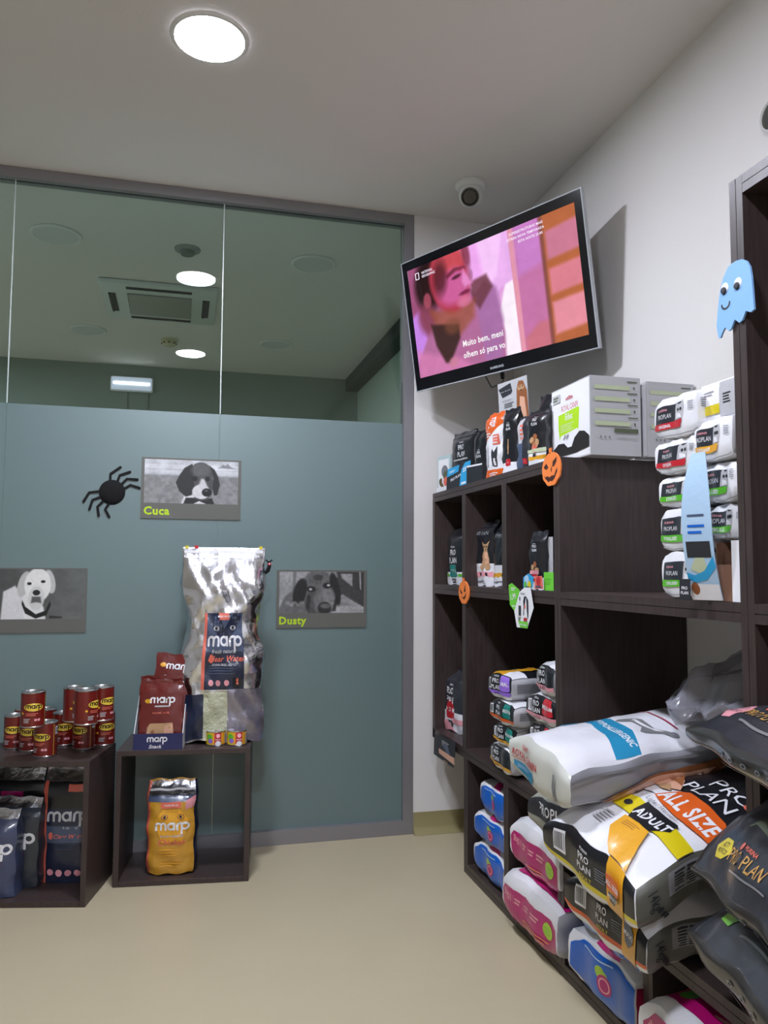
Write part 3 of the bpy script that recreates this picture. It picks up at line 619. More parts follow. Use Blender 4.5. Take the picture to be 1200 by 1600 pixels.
# felt spider
r = empty('spider_decoration', 'black felt spider stuck on the frosted glass beside the Cuca poster', 'decoration', None, axes((-.257, YG+.0195, 1.3655), (1, 0, 0), (0, 0, 1)))
FELT = mat('black_felt', srgb(10, 10, 12), rough=.95); q = .00085
MB().lathe([(0, .0165), (.02, .0155), (.036, .011), (.045, .005), (.0485, .001)], 36).build('body', FELT, r, True)
for pts in ([(513, 185), (513, 150), (555, 118)], [(543, 187), (553, 155), (597, 138)], [(560, 198), (585, 170), (630, 172)], [(572, 217), (600, 198), (640, 210)],
            [(470, 230), (425, 237), (402, 278)], [(473, 256), (440, 270), (428, 313)], [(487, 272), (462, 300), (468, 340)], [(510, 285), (495, 312), (513, 345)]):
    V, F = ribbon([((x-522)*q, (233-y)*q) for x, y in pts], .0095); m = MB(); V2 = [(x, y, .001) for x, y in V]; k = len(V)
    m.v = V2+[(x, y, .005) for x, y in V]; m.f = [tuple(reversed(f)) for f in F]+[tuple(k+i for i in f) for f in F]
    for f in F:
        for i in range(len(f)): m.f.append((f[i], f[(i+1) % len(f)], k+f[(i+1) % len(f)], k+f[i]))
    m.m = [0]*len(m.f); m.build('leg', FELT, r)
FOAMO = mat('orange_craft_foam', srgb(240, 132, 62), rough=.7); FOAMK = mat('brown_cut_face', srgb(66, 26, 12), rough=.8)
def pumpkin(label, Y, Z, w, h, style):
    r = empty('pumpkin_decoration', label, 'decoration', 'foam pumpkins on the shelving', axes((1.0088, Y, Z), (0, -1, 0), (0, 0, 1)))
    pts = []
    for t in np.linspace(0, 2*PI, 60, endpoint=False):
        rr = 1+.03*math.sin(9*t)*(math.sin(t) < -.3)+.04*math.sin(t)**2; pts.append((w/2*rr*math.cos(t), h/2*rr*math.sin(t)*.93))
    m = MB(); m.prism(pts, .001, .0055); m.build('pumpkin_face', FOAMO, r)
    m = MB(); m.prism([(-w*.10, h*.45), (-w*.02, h*.45), (-w*.0, h*.62), (-w*.12, h*.60)], .001, .0055); m.build('stem', FOAMO, r)
    S = lambda P: [(x*w/2, y*h/2) for x, y in P]
    if style == 0:
        sh = [[(-.78, .22), (-.5, .38), (-.28, .12), (-.5, .02), (-.72, .1)], [(.15, .1), (.2, .42), (.62, .62), (.6, .36), (.38, .14)], [(-.02, -.02), (.05, .16), (.1, -.04), (.03, -.2)],
              [(-.78, -.3), (-.6, -.42), (-.4, -.35), (-.2, -.46), (.1, -.38), (.35, -.4), (.5, -.18), (.66, -.0), (.68, -.2), (.5, -.42), (.35, -.6), (.1, -.72), (-.1, -.66), (-.3, -.74), (-.45, -.6), (-.6, -.52)]]
    else:
        sh = [[(-.75, .32), (-.3, .0), (-.25, -.16), (-.55, -.1)], [(.05, .1), (.3, .66), (.4, .1), (.15, .02)], [(-.55, -.34), (-.1, -.46), (.25, -.28), (.5, .02), (.45, -.3), (.2, -.58), (-.05, -.56)]]
    for p_, nm in zip(sh, ['eye', 'eye', 'nose', 'mouth'] if style == 0 else ['eye', 'eye', 'mouth']):
        m = MB(); m.prism(S(p_), .004, .0059); m.build(nm, FOAMK, r)
pumpkin('larger smiling orange foam pumpkin on the top shelf corner', 2.006, 1.358, .112, .098, 0)
pumpkin('smaller smirking orange foam pumpkin on the middle shelf edge', 2.712, .993, .105, .086, 1)
r = empty('ghost_decoration', 'pale blue foam ghost with googly eyes on the tall bookcase edge', 'decoration', None, axes((1.0088, 1.241, 1.592), (0, -1, 0), (0, 0, 1)))
FG = mat('pale_blue_craft_foam', srgb(136, 184, 236), rough=.7); k = 1/1.0
gp = [(240, 898), (262, 905), (280, 925), (292, 960), (297, 1010), (300, 1080), (303, 1165), (290, 1172), (272, 1155), (258, 1190), (245, 1197), (228, 1172), (212, 1210), (203, 1215), (188, 1190), (178, 1205), (168, 1230), (160, 1228), (153, 1165), (160, 1090), (170, 1010), (185, 950), (205, 910), (222, 900)]
G = lambda x, y: ((x-230)/3.4*.00235, (1064-y)/3.4*.00137)
m = MB(); m.prism([G(*g_) for g_ in reversed(gp)], .001, .005); m.build('ghost_body', FG, r)
for cx, cy in ((190, 1005), (243, 1013)):
    c = G(cx, cy); e_ = MB().lathe([(0, .0075), (.007, .007), (.0105, .0051)], 20, 0, (c[0]+.001, c[1]+.002, 0)).build('eye', CARDW, r, True)
    MB().lathe([(0, .009), (.006, .0085), (.0075, .0055)], 20, 0, (c[0], c[1]-.003, .0006)).build('pupil', INKD, e_, True)
V, F = ribbon([G(176+16*(1-math.cos(t))+2, 1078+24*math.sin(t)) for t in np.linspace(0, PI, 9)], .004)
mobj('mouth', [(x, y, .0054) for x, y in V], F, [INKD], None, r)

# ------------------------------------------------------------------ furniture
def open_cube(label, wd, hgt, dep, M, group=None):
    r = empty('display_cube', label, 'display cube', group, M); t = .018
    for nm, b in (('bottom_panel', (-wd/2+t, 0, .001, wd/2-t, dep, t)), ('top_panel', (-wd/2, 0, hgt-t, wd/2, dep, hgt)), ('side_panel', (-wd/2, 0, .001, -wd/2+t, dep, hgt-t)), ('side_panel', (wd/2-t, 0, .001, wd/2, dep, hgt-t))):
        MB().box(*b, 0, .0012).build(nm, WOOD, r)
    return r
def floor_frame(p, ang): c, s = math.cos(math.radians(ang)), math.sin(math.radians(ang)); return Matrix(((c, -s, 0, p[0]), (s, c, 0, p[1]), (0, 0, 1, 0), (0, 0, 0, 1)))
ANG_B = math.degrees(math.atan2(-.052, .449)); ANG_A = -12.8
CB = floor_frame(((-.194+.255)/2, (2.877+2.825)/2), ANG_B)
open_cube('dark wood display cube holding the orange bag and topped by the big silver bag', .452, .452, .29, CB, 'dark display cubes')
ca_, sa_ = math.cos(math.radians(ANG_A)), math.sin(math.radians(ANG_A))
CA = floor_frame((-.265-.225*ca_, 2.736-.225*sa_), ANG_A)
open_cube('dark wood display cube at the left edge, topped by stacked red tins', .45, .455, .275, CA, 'dark display cubes')

X0, X1 = 1.0094, 1.4015
YD = dict(D0=(3.066, 3.0926), D1=(2.707, 2.743), D2=(2.335, 2.371), D3=(1.969, 2.005), DM=(1.565, 1.601), D4=(1.219, 1.255))
def vboard(m, y, z0, z1, x0=X0, x1=X1):
    a, b = y; c = (a+b)/2; m.box(x0, a, z0, x1, c-.0008, z1); m.box(x0, c+.0008, z0, x1, b, z1); m.box(x0+.003, c-.0008, z0, x1, c+.0008, z1)
def hboard(m, z, y0, y1, x0=X0, x1=X1):
    a, b = z; c = (a+b)/2; m.box(x0, y0, a, x1, y1, c-.0008); m.box(x0, y0, c+.0008, x1, y1, b); m.box(x0+.003, y0, c-.0008, x1, y1, c+.0008)
def board(r, nm, kind, *a):
    m = MB(); (vboard if kind == 'v' else hboard)(m, *a); return m.build(nm, WOOD, r)
ZT, ZM, ZL = (1.352, 1.388), (.979, 1.0155), (.400, .436)
r = empty('shelving_rack', 'dark wood shelving rack with the pet food cubicles under the television', 'shelving', None, Matrix.Translation((1.2, 2.5, 0)))
iv_ = Matrix.Translation((-1.2, -2.5, 0))
def fix(r):
    t = r.matrix_world.translation
    for c in r.children: c.data.transform(Matrix.Translation(-t))
board(r, 'side_panel', 'v', YD['D0'], ZL[0], ZT[0]); board(r, 'side_panel', 'v', YD['D3'], ZL[1], ZT[0])
board(r, 'divider', 'v', YD['D1'], ZM[1], ZT[0]); board(r, 'divider', 'v', YD['D2'], ZM[1], ZT[0]); board(r, 'divider', 'v', YD['D1'], ZL[1], ZM[0])
board(r, 'top_shelf', 'h', ZT, YD['D3'][0], YD['D0'][1]); board(r, 'middle_shelf', 'h', ZM, YD['D3'][1], YD['D0'][0]); board(r, 'lower_shelf', 'h', ZL, YD['D3'][0], YD['D0'][1])
MB().box(X1-.006, YD['D3'][1], ZL[1], X1, YD['D0'][0], ZM[0]).box(X1-.006, YD['D3'][1], ZM[1], X1, YD['D0'][0], ZT[0]).build('back_panel', WOOD, r); fix(r)
r = empty('base_cabinet', 'low dark wood open base with bays for the big blue and magenta bags', 'shelving', None, Matrix.Translation((1.2, 1.9, 0)))
board(r, 'bottom_board', 'h', (.001, .036), YD['D4'][1], YD['D1'][1]-.012)
for k, z in (('D1', ZL[0]-.001), ('D2', ZL[0]-.001), ('D3', ZL[0]-.001), ('DM', .239)):
    y = YD[k]; y = (y[0]-.012, y[1]-.012) if k == 'D1' else y; board(r, 'divider', 'v', y, .036, z)
MB().box(X1-.006, YD['DM'][1], .036, X1, YD['D1'][0], .239).build('back_panel', WOOD, r); fix(r)
r = empty('bench_shelf', 'dark wood bridging shelf between rack and tall bookcase, loaded with white cat food bags', 'shelf', None, Matrix.Translation((1.2, 1.6, .25)))
board(r, 'upper_board', 'h', ZM, YD['D4'][1]+.0005, YD['D3'][0]-.0005); board(r, 'lower_board', 'h', (.240, .276), YD['D4'][1]+.0005, YD['D3'][0]-.0005); fix(r)
r = empty('tall_bookcase', 'tall dark wood bookcase cut off by the right edge', 'bookcase', None, Matrix.Translation((1.2, .85, 0)))
ZTT = (1.785, 1.821)
board(r, 'side_panel', 'v', YD['D4'], .001, ZTT[1]); board(r, 'side_panel', 'v', (.46, .496), .001, ZTT[1])
board(r, 'top_board', 'h', ZTT, .4965, YD['D4'][0]-.0005)
for z in (ZM, ZL, (.001, .036)): board(r, 'shelf', 'h', z, .4965, YD['D4'][0]-.0005)
MB().box(X1-.006, .497, .037, X1, YD['D4'][0]-.001, ZTT[0]-.001).build('back_panel', WOOD, r); fix(r)

# ------------------------------------------------------------------ tins
TINM = mat('tin_metal', (.6, .6, .6), rough=.25, metal=1); TINR = mat('red_tin_label', srgb(108, 22, 16), rough=.3, coat=.3, var=.25, vscale=30)
class TinSkin(Skin):
    def __init__(s, r, h):
        super().__init__(2*PI*r, h, .01, n=(36, 2, 2)); s.r = r; s.hh = h
    def pos(s, face, u, v, off=0.):
        u = np.asarray(u, float); v = np.asarray(v, float); t = u*PI-PI/2; R = s.r+off*.6
        return np.stack([R*np.cos(t), R*np.sin(t), s.hh*.5+v*s.hh*.455], -1)
def tin(name, label, cat, group, x, y, z, rot, rr, hh, artf):
    root = empty(name, label, cat, group, Matrix.Translation((x, y, z)) @ Matrix.Rotation(math.radians(rot), 4, 'Z'))
    m = MB().lathe([(0, .0015), (rr-.004, .0015), (rr-.002, 0), (rr+.0006, .001), (rr+.0008, .004), (rr-.001, .006), (rr-.0012, hh-.006), (rr+.0008, hh-.004), (rr+.0008, hh-.001), (rr-.001, hh), (rr-.003, hh-.003), (rr-.012, hh-.004), (rr-.014, hh-.0032), (0, hh-.0035)], 36)
    m.build('can', TINM, root, True)
    S = TinSkin(rr, hh); S.gridded('F', np.linspace(-1, 1, 37), [-1, 1], TINR if artf is art_tin else OCHRE, .0002); artf(S); S.build('paper_label', root)
    MB().tube([(0, -.008, hh-.0022), (.006, 0, hh-.0015), (0, .012, hh-.0015), (-.006, 0, hh-.0015), (0, -.008, hh-.0022)], .0008, 6).build('ring_pull', TINM, root, True)
TINY = mat('tin_yellow_print', srgb(232, 200, 70), rough=.4); TINK = mat('tin_black_print', srgb(20, 12, 10), rough=.4)
def art_tin(S):
    S.rect('F', .36, -1, .372, 1, TINY); S.rect('F', .372, -1, .62, 1, BURG); S.barcode('F', .42, .3, .56, .8, n=7)
    S.ell('F', 0, .18, .0295, TINY, .46, 28); S.marp('F', 0, .20, .0128, TINK, 0, .27); S.ell('F', -.30, -.2, .004, OCHRE)
    S.lines('F', -.2, -.36, .16, -.16, 2, CORAL); S.lines('F', -.26, -.8, -.06, -.5, 3, LGREY); S.ell('F', .06, -.6, .0045, PINK); S.ell('F', .14, -.6, .0045, PINK)
def art_tuna(S):
    S.rect('F', -.42, -1, -.22, 1, YEL); S.ell('F', -.3, .2, .012, GREEN); S.ell('F', -.26, -.35, .009, PURP); S.rect('F', -.12, -.9, .1, .9, RED); S.ell('F', 0, .45, .008, PINK); S.text('F', 'marp', 0, -.1, .006, WHITE); S.ell('F', 0, -.75, .01, WHITE)
    S.rect('F', .24, -.8, .44, .7, LGREY); S.lines('F', .26, -.7, .42, .6, 6, INKG)
zA = .4552
tins = [(37.6, 68.5, 1119, 1, 20, 'tin alone on the upper level at the left, above four others'), (104, 134, 1121, 1, 52, 'upper tin at the back of the right-hand group'),
        (121, 151, 1126, 1, 70, 'upper tin turned to show its barcode, front of the right-hand group'), (144, 175, 1120, 1, 50, 'upper tin at the right end of the cube'),
        (8, 38, 1171, 0, 4, 'leftmost tin of the lower level'), (24, 53, 1158, 0, 30, 'lower tin at the back left, mostly hidden by the two in front'), (32, 63, 1175, 0, 0, 'lower tin second from the left, behind the foremost one'),
        (54, 86.5, 1184, 0, -8, 'foremost tin of the lower level'), (56, 84, 1159, 0, 70, 'lower tin half hidden behind the foremost tin'), (86, 112, 1166, 0, 14, 'lower tin in the middle, left of the right-hand group'),
        (114.5, 146.5, 1172, 0, -18, 'lower tin at the front of the right-hand group'), (148, 175, 1166, 0, 34, 'lower tin at the right end of the cube')]
lowc = []
for i, (a, b, yb, lv, rot, lab) in enumerate(tins):
    z = zA+lv*.1122; q = atZ((a+b)/2, yb, z); dirv = Vector((q.x, q.y, 0)).normalized(); c = q+dirv*.0365
    if lv == 0: lowc.append((c.x, c.y))
    if lv == 1: c = atp((a+b)/2, yb-50, (0, 2.80+(.0 if i != 0 else -.02)+(.03 if i in (1, 3) else -.01), 0), (0, 1, 0)); c.z = z
    tins[i] = (c, z, rot, lab)
# keep the tins clear of each other
for it in range(60):
    for i in range(12):
        for j in range(i):
            a, b = tins[i], tins[j]
            if abs(a[1]-b[1]) > .01: continue
            d = Vector((a[0].x-b[0].x, a[0].y-b[0].y, 0)); l = d.length
            if l < .0755:
                d = d/max(l, 1e-4)*(.0755-l)/2; a[0].x += d.x*.4; a[0].y += d.y; b[0].x -= d.x*.4; b[0].y -= d.y
for c, z, rot, lab in tins: tin('food_tin', 'red and yellow '+lab, 'tin', 'red tins on the left display cube', c.x, c.y, z, rot-8, .0368, .112, art_tin)
zB = .4522
for px, lab in ((338, 'small colourful pet food tin in front of the silver bag, the left one'), (371, 'small colourful pet food tin in front of the silver bag, the right one')):
    q = atZ(px, 1166, zB); tin('small_tin', lab, 'tin', 'small tins before the silver bag', q.x, q.y+.036, zB, 10, .0345, .05 if px < 350 else .052, art_tuna)

# ------------------------------------------------------------------ bags on the left cubes
def wolf_eye(S, u, v, m=LGREY): S.ell('F', u, v, .012, m, .6); S.ell('F', u, v, .006, INKD)
def mk(nm, lab, cat, S, C, U_, V_, grp=None, part='bag_body', extra=None): return pack(nm, lab, cat, S, axes(C, U_, V_), grp, part, extra)
Zv = Vector((0, 0, 1))
# big silver bag
S = Skin(.305, .70, .15, True, 5, (26, 48, 8), top=.5, tk=.03, side=.35, bulge=.10, wr=.012, wl=.10, waist=.13, wb=.22, r=.006, flat=.72)
S.base(SILVERF); S.tf = (1.18, -.176); S.rect('F', -.50, -.25, -.42, .42, CORAL); S.rect('F', -.42, -.25, .55, .42, NAVY); S.rect('F', -.42, .08, .55, .42, SLATE)
S.poly('F', [(-.42, .42), (-.3, .30), (-.1, .2), (.2, .2), (.42, .3), (.55, .42), (.3, .42), (.05, .28), (-.1, .42)], NAVY)
S.rect('F', -.10, .36, .18, .42, CORAL); S.text('F', 'MADE IN UK', .04, .39, .006, WHITE)
wolf_eye(S, -.17, .285); wolf_eye(S, .28, .29)
S.marp('F', .06, .17, .034, WHITE, 0, .23); S.text('F', 'fresh natural', .05, .085, .012, LGREY, shear=.25); S.text('F', 'Clear Water', .12, .02, .018, CORAL, shear=.3); S.ell('F', -.27, .02, .009, CORAL, 1.5)
S.lines('F', -.32, -.12, .45, -.03, 4, SLATE, .3); S.text('F', 'GRAIN FREE ADULT', .06, -.035, .007, LGREY)
for u in (-.26, -.08, .12): S.ell('F', u, -.19, .0095, PINK)
S.rect('F', .27, -.245, .5, -.15, BLACK); S.ell('F', .38, -.18, .007, CORAL, 1.6); S.tf = None; S.rect('F', -.42, -1, .15, -.49, mat('clear_window_kibble', srgb(186, 188, 160), rough=.35, coat=.3, bump=.8, bscale=60)); S.rect('F', .15, -1, .98, -.47, mat('mauve_foil_panel', srgb(150, 146, 158), rough=.25, metal=.7, bump=.4, bscale=25))
S.rect('F', -.98, -.98, -.42, -.52, NAVY)
C = Vector((.160, 2.985, zB+.001)); M = axes(C, (1, -.06, 0), (0, .02, 1))
def sx(root, S):
    strip('zip_seal', S, 'F', -.99, .955, .99, .985, WHITE, root, .0025); strip('foil_hem', S, 'F', -.99, .90, .99, .925, FOIL2, root, .0018)
    for x in (-.135, .135): MB().box(x-.006, .696, -.004, x+.006, .706, .006).build('corner_tab', YEL, root)
    MB().box(-.108, .697, -.003, -.094, .707, .007).build('zip_slider', RED, root)
pack('silver_food_bag', 'tall silver foil pet food bag with navy wolf label standing on the display cube', 'pet food bag', S, M, None, 'bag_body', sx)
# little red and black toy behind the corner of the silver bag
p = atY(421, 880, 3.0); r = empty('bat_toy', 'tiny black and red devil figure clipped on the silver bag corner', 'toy', None, axes((p.x-.004, 3.0, p.z-.01), (1, 0, 0), (0, 0, 1)))
MB().tube([(-.012, -.03, 0), (-.002, -.018, .002), (.004, 0, .002), (.002, .014, .002)], [.004, .008, .007, .004], 10).build('body', FELT, r, True)
for s in (-1, 1): MB().tube([(.002, .012, 0), (.002+.011*s, .022, 0), (.002+.016*s, .018, 0)], [.004, .0025, .001], 8).build('horn', FELT, r, True)
MB().lathe([(0, .009), (.005, .006), (.006, .002)], 14, 0, (.004, .006, .002)).build('face', RED, r, True)
# snack display carton and burgundy pouches
Pb = Vector((-.139, 2.875, 0)); cu = Vector((math.cos(math.radians(ANG_B)), math.sin(math.radians(ANG_B)), 0)); cn = Vector((cu.y, -cu.x, 0))
W_, D_ = .165, .10; C = Pb+cu*(W_/2)-cn*(D_/2); C.z = zB; M = axes(C, cu, Zv)
r = empty('snack_carton', 'open navy and white display carton lettered marp full of burgundy pouches', 'carton', None, M)
S = Skin(W_, .055, .002, n=(8, 4, 1)); S.base(film('carton_navy', 24, 30, 86)); S.marp('F', -.05, .25, .017, WHITE, 0, .24); S.text('F', 'Snack', -.1, -.58, .012, WHITE, shear=.3); o = S.build('front_panel', r); o.location = (0, 0, D_/2)
for s in (-1, 1):
    m = MB(); x = s*(W_/2-.001); m.v += [(x-.001, 0, -D_/2), (x-.001, 0, D_/2-.002), (x-.001, .055, D_/2-.002), (x-.001, .17, -D_/2), (x+.001, 0, -D_/2), (x+.001, 0, D_/2-.002), (x+.001, .055, D_/2-.002), (x+.001, .17, -D_/2)]
    k = len(m.v)-8; m.f += [tuple(k+i for i in f) for f in ((0, 1, 2, 3), (7, 6, 5, 4), (0, 4, 5, 1), (1, 5, 6, 2), (2, 6, 7, 3), (3, 7, 4, 0))]; m.m += [0]*6; m.build('side_panel', CARDW, r)
MB().box(-W_/2+.002, 0, -D_/2, W_/2-.002, .17, -D_/2+.002).build('back_panel', CARDW, r); MB().box(-W_/2+.002, .0002, -D_/2+.002, W_/2-.002, .002, D_/2-.001).build('base_panel', CARDW, r)
def art_snack(S, win=True):
    S.base(BURG); S.marp('F', .05, .42, .021, WHITE, 0, .24); S.ell('F', -.62, .40, .011, OCHRE, .7); S.ell('F', -.62, .40, .006, YEL, .5); S.lines('F', -.3, .2, .5, .28, 1, LGREY, .5); S.text('F', 'natural snack', .0, .05, .007, CORAL)
    if win: S.poly('F', [(-.7, -.9), (-.62, -.4), (-.5, -.28), (.55, -.26), (.62, -.5), (.6, -.95)], TAN); S.poly('F', [(.1, -.95), (.2, -.35), (.55, -.3), (.6, -.6), (.5, -.95)], PEACH); S.poly('F', [(-.6, -.9), (-.45, -.5), (-.3, -.45), (-.2, -.95)], BROWN)
for i, (dz, dx, hh, lean, lab) in enumerate([(.030, .004, .225, .10, 'foremost burgundy snack pouch in the carton, with a window showing the chews'), (.013, .0, .232, .10, 'burgundy snack pouch second from the front in the carton'),
                                     (-.004, -.002, .24, .10, 'burgundy snack pouch third from the front in the carton'), (-.022, .012, .30, .09, 'tallest burgundy snack pouch, tilted, at the back of the carton')]):
    S = Skin(.145 if i < 3 else .14, hh, .014, True, 20+i, (12, 18, 3), top=.35, bot=.2, tk=.12, side=.5, bulge=.25, wr=.004, wl=.06)
    art_snack(S, i == 0)
    if i == 3: S.marp('F', .1, .70, .020, WHITE, 0, .24); S.ell('F', -.62, .72, .011, OCHRE, .7)
    c = C+cn*dz+cu*dx; c.z = zB+.0035 if i < 3 else zB+.018
    pack('snack_pouch', lab, 'snack pouch', S, axes(c, cu+Vector((0, 0, -.12 if i == 3 else 0)), Zv-cn*lean), 'burgundy snack pouches')
# orange bag inside the right cube
S = Skin(.165, .315, .11, True, 31, (18, 30, 8), top=.42, tk=.04, side=.3, bulge=.12, wr=.006, wl=.07, r=.006, belly=.05)
S.base(AMBER, R=NAVY, L=CORAL); S.rect('F', -1, .68, 1, 1, FOIL2); S.rect('F', -1, .60, 1, .72, SLATE); S.rect('F', -.45, .46, .42, .60, CORAL); S.text('F', 'MADE IN UK', 0, .53, .006, WHITE); S.poly('F', [(.6, .42), (.62, .62), (1, .7), (1, .46)], PINK)
S.poly('F', [(-.7, .2), (-.35, .44), (.35, .44), (.75, .2), (.5, -.3), (-.4, -.3)], OCHRE); S.rect('F', -1, -1, -.93, .6, CORAL)
for u in (-.28, .42): S.ell('F', u, .27, .012, BROWN, .8); S.ell('F', u, .27, .0085, OCHRE, .8); S.ell('F', u, .27, .005, INKD)
for i in range(6): S.rect('F', -.2+i*.09, .36, -.185+i*.09, .44, BROWN)
S.marp('F', .04, .06, .029, WHITE, 0, .25); S.text('F', 'fresh natural', .05, -.14, .010, LGREY, shear=.3); S.text('F', 'Chicken', .05, -.28, .019, CORAL, shear=.25)
S.lines('F', -.5, -.6, .5, -.42, 3, OCHRE, .3); S.lines('F', -.4, -.85, .6, -.72, 2, OCHRE, .3)
def sx2(root, S): strip('zip_seal', S, 'F', -.98, .80, .98, .84, WHITE, root, .002)
C = Vector((-.002, 2.945, .0185)); pack('orange_food_bag', 'orange marp pet food bag with cat eyes inside the right display cube', 'pet food bag', S, axes(C, (1, -.10, 0), Zv), None, 'bag_body', sx2)
# four bags inside the left cube
def art_navy(S, side=SLATE, accent=MAG, base=NAVY, foil=.78):
    S.base(base); S.rect('F', -1, foil, 1, 1, FOIL2); S.rect('F', -1, .25, 1, .6, base); S.marp('F', .05, .12, S.w*.21, WHITE, 0, .23); S.rect('F', -.4, .48, .35, .6, accent); S.text('F', 'fresh natural', .05, -.06, S.w*.06, LGREY, shear=.25)
    S.text('F', 'Holistic', .12, -.2, S.w*.09, accent, shear=.3); S.lines('F', -.5, -.5, .6, -.32, 4, SLATE, .3)
    for u in (-.6, -.3, 0): S.ell('F', u, -.75, S.w*.07, accent)
cA = lambda x, y, z=.0185: CA @ Vector((x, y, z)); uA = Vector((ca_, sa_, 0)); 
S = Skin(.17, .27, .09, True, 41, (16, 24, 6), top=.5, tk=.05, side=.35, bulge=.15, wr=.005, wl=.07); art_navy(S, base=film('blue_grey_film', 62, 70, 98)); S.k['lean'] = .0
pack('navy_food_bag', 'blue-grey marp bag with magenta tags, foremost in the left display cube', 'pet food bag', S, axes(cA(-.1, .07), uA, Zv), 'bags inside the left display cube')
S = Skin(.17, .285, .09, True, 42, (14, 22, 6), top=.45, tk=.05, side=.3, bulge=.15, wr=.005, wl=.07); art_navy(S, base=film('dark_slate_film', 46, 52, 62))
pack('navy_food_bag', 'dark slate bag right behind the blue-grey one in the left display cube', 'pet food bag', S, axes(cA(-.055, .155), uA+Vector((0, -.12, 0)), Zv), 'bags inside the left display cube')
S = Skin(.20, .36, .06, True, 43, (14, 24, 4), top=.4, tk=.05, side=.3, bulge=.15, wr=.005, wl=.08); art_navy(S, base=BLACK)
pack('navy_food_bag', 'tall black bag with a crumpled foil top at the back of the left display cube', 'pet food bag', S, axes(cA(-.10, .235), uA, Zv), 'bags inside the left display cube')
S = Skin(.155, .375, .08, True, 44, (14, 24, 6), top=.4, tk=.05, side=.3, bulge=.12, wr=.005, wl=.08)
S.base(NAVY, L=CORAL); S.rect('F', -1, .76, 1, 1, FOIL2); S.rect('F', -1, -1, -.80, .76, CORAL); S.rect('F', -.8, .3, 1, .76, BLACK); S.marp('F', .1, .16, .034, LGREY, 0, .23); S.rect('F', -.8, -.3, 1, .0, SLATE)
S.text('F', 'fresh natural', .1, -.03, .009, LGREY, shear=.25); S.text('F', 'Clear Water', .2, -.18, .013, CORAL, shear=.3); S.ell('F', -.6, -.17, .008, CORAL, 1.5); S.rect('F', .1, .6, .9, .72, CORAL); S.lines('F', -.4, -.42, .7, -.3, 3, SLATE, .3)
for u in (-.58, -.2, .2, .6): S.ell('F', u, -.82, .011, PINK)
pack('navy_food_bag', 'navy marp bag with a coral stripe standing at the right inside the left display cube', 'pet food bag', S, axes(cA(.10, .19), uA+Vector((0, .0, 0)), Zv), 'bags inside the left display cube')

# ------------------------------------------------------------------ art for the black dog food bags
def logo(S, f, u, v, s, m=None, rot=0, two=True):
    m = m or WHITE; W, Hh = S.size[f]; c, q = math.cos(math.radians(rot)), math.sin(math.radians(rot))
    def T(t, dy, sz, **k): S.text(f, t, u-dy*q*-1*0+(-(-dy)*0)+(dy*-q)/(W/2)*1, v+dy*c/(Hh/2), sz, m, rot, **k)
    T('PURINA', s*1.45, s*.26, bold=.01)
    if two: T('PRO', s*.62, s*.85, bold=.015, sx=.8); T('PLAN', -s*.62, s*.85, bold=.015, sx=.8)
    else: T('PROPLAN', 0, s*.9, bold=.015, sx=.78)
def badge(S, f, u, v, s, m, t, t2=None, m2=None):
    W, Hh = S.size[f]; a, b = s/(W/2), s/(Hh/2)
    S.poly(f, [(u-a*.6, v+b*.9), (u+a*.6, v+b*.9), (u+a*.85, v-b*.4), (u+a*.5, v-b*.55), (u-a*.5, v-b*.55), (u-a*.85, v-b*.4)], m)
    S.text(f, t, u, v+b*.2, s*.34, WHITE, bold=.03, sx=.8)
    if t2: S.poly(f, [(u-a*.55, v-b*.7), (u+a*.55, v-b*.7), (u+a*.4, v-b*1.25), (u-a*.4, v-b*1.25)], m2 or DARK); S.text(f, t2, u, v-b*.97, s*.24, WHITE, bold=.02, sx=.8)
def art_dark(S, low=WHITE, lh=.3, bm=RED, bt='MEDIUM', bt2='PUPPY', cook=None, stripe=None, up=.42, base=BLACK, ls=.13):
    S.base(base); t = -1+2*lh; S.rect('F', -1, -1, 1, t, low)
    if stripe: S.rect('F', -1, -1+lh*.7, 1, -1+lh*1.2, stripe)
    logo(S, 'F', -.05, up, S.w*ls)
    if cook:
        for i, (a, b) in enumerate([(-.25, .0), (.1, .1), (.3, -.1), (-.05, -.15), (.15, -.22)]): S.ell('F', a, t+.35+b, S.w*.11, cook if i % 2 else TAN, 1.1)
    if bt: badge(S, 'F', .0, t-.02, S.w*.2, bm, bt, bt2)
def art_end(S, f, stripe, bm, bt, left=True, pad=LGREY, top=None):
    """printed end of a lying dog food bag: black strip, bar code, logo, badge, coloured hem"""
    S.rect(f, -1, -.45, 1, .75, BLACK); S.rect(f, -1, -.75, 1, -.45, stripe); S.barcode(f, -.88, -.4, -.62, .62, n=8); logo(S, f, -.15, .05, S.d*.19)
    W = S.size[f][0]; S.text(f, 'ADULT', -.1, -.6, S.d*.08, INKD, bold=.01)
    S.poly(f, [(.42, .95), (.78, .95), (.74, -.05), (.46, -.05)], bm); S.text(f, bt, .6, .35, S.d*.13, WHITE, bold=.03, sx=.7); S.poly(f, [(.5, -.1), (.72, -.1), (.68, -.4), (.54, -.4)], DARK)
def up(name, label, cat, grp, px, z0, P, yaw, d, S_, artf, part='bag_body', lean=0., extra=None, tilt=0., yl=None, push=0.):
    C, U_, n, wd, hh = face_pts(px[0], px[1], px[2], z0, P, yaw, yl); k = dict(S_); nn = k.pop('n', (12, 20, 5)); seed = k.pop('seed', 1); w2 = k.pop('w', wd); h2 = k.pop('h', hh)
    S = Skin(w2, h2, d, True, seed, nn, **k); artf(S); C = C-n*(d/2+push)+Vector((0, 0, .0015))
    return pack(name, label, cat, S, axes(C, U_+Zv*tilt, Zv-n*lean), grp, part, extra)
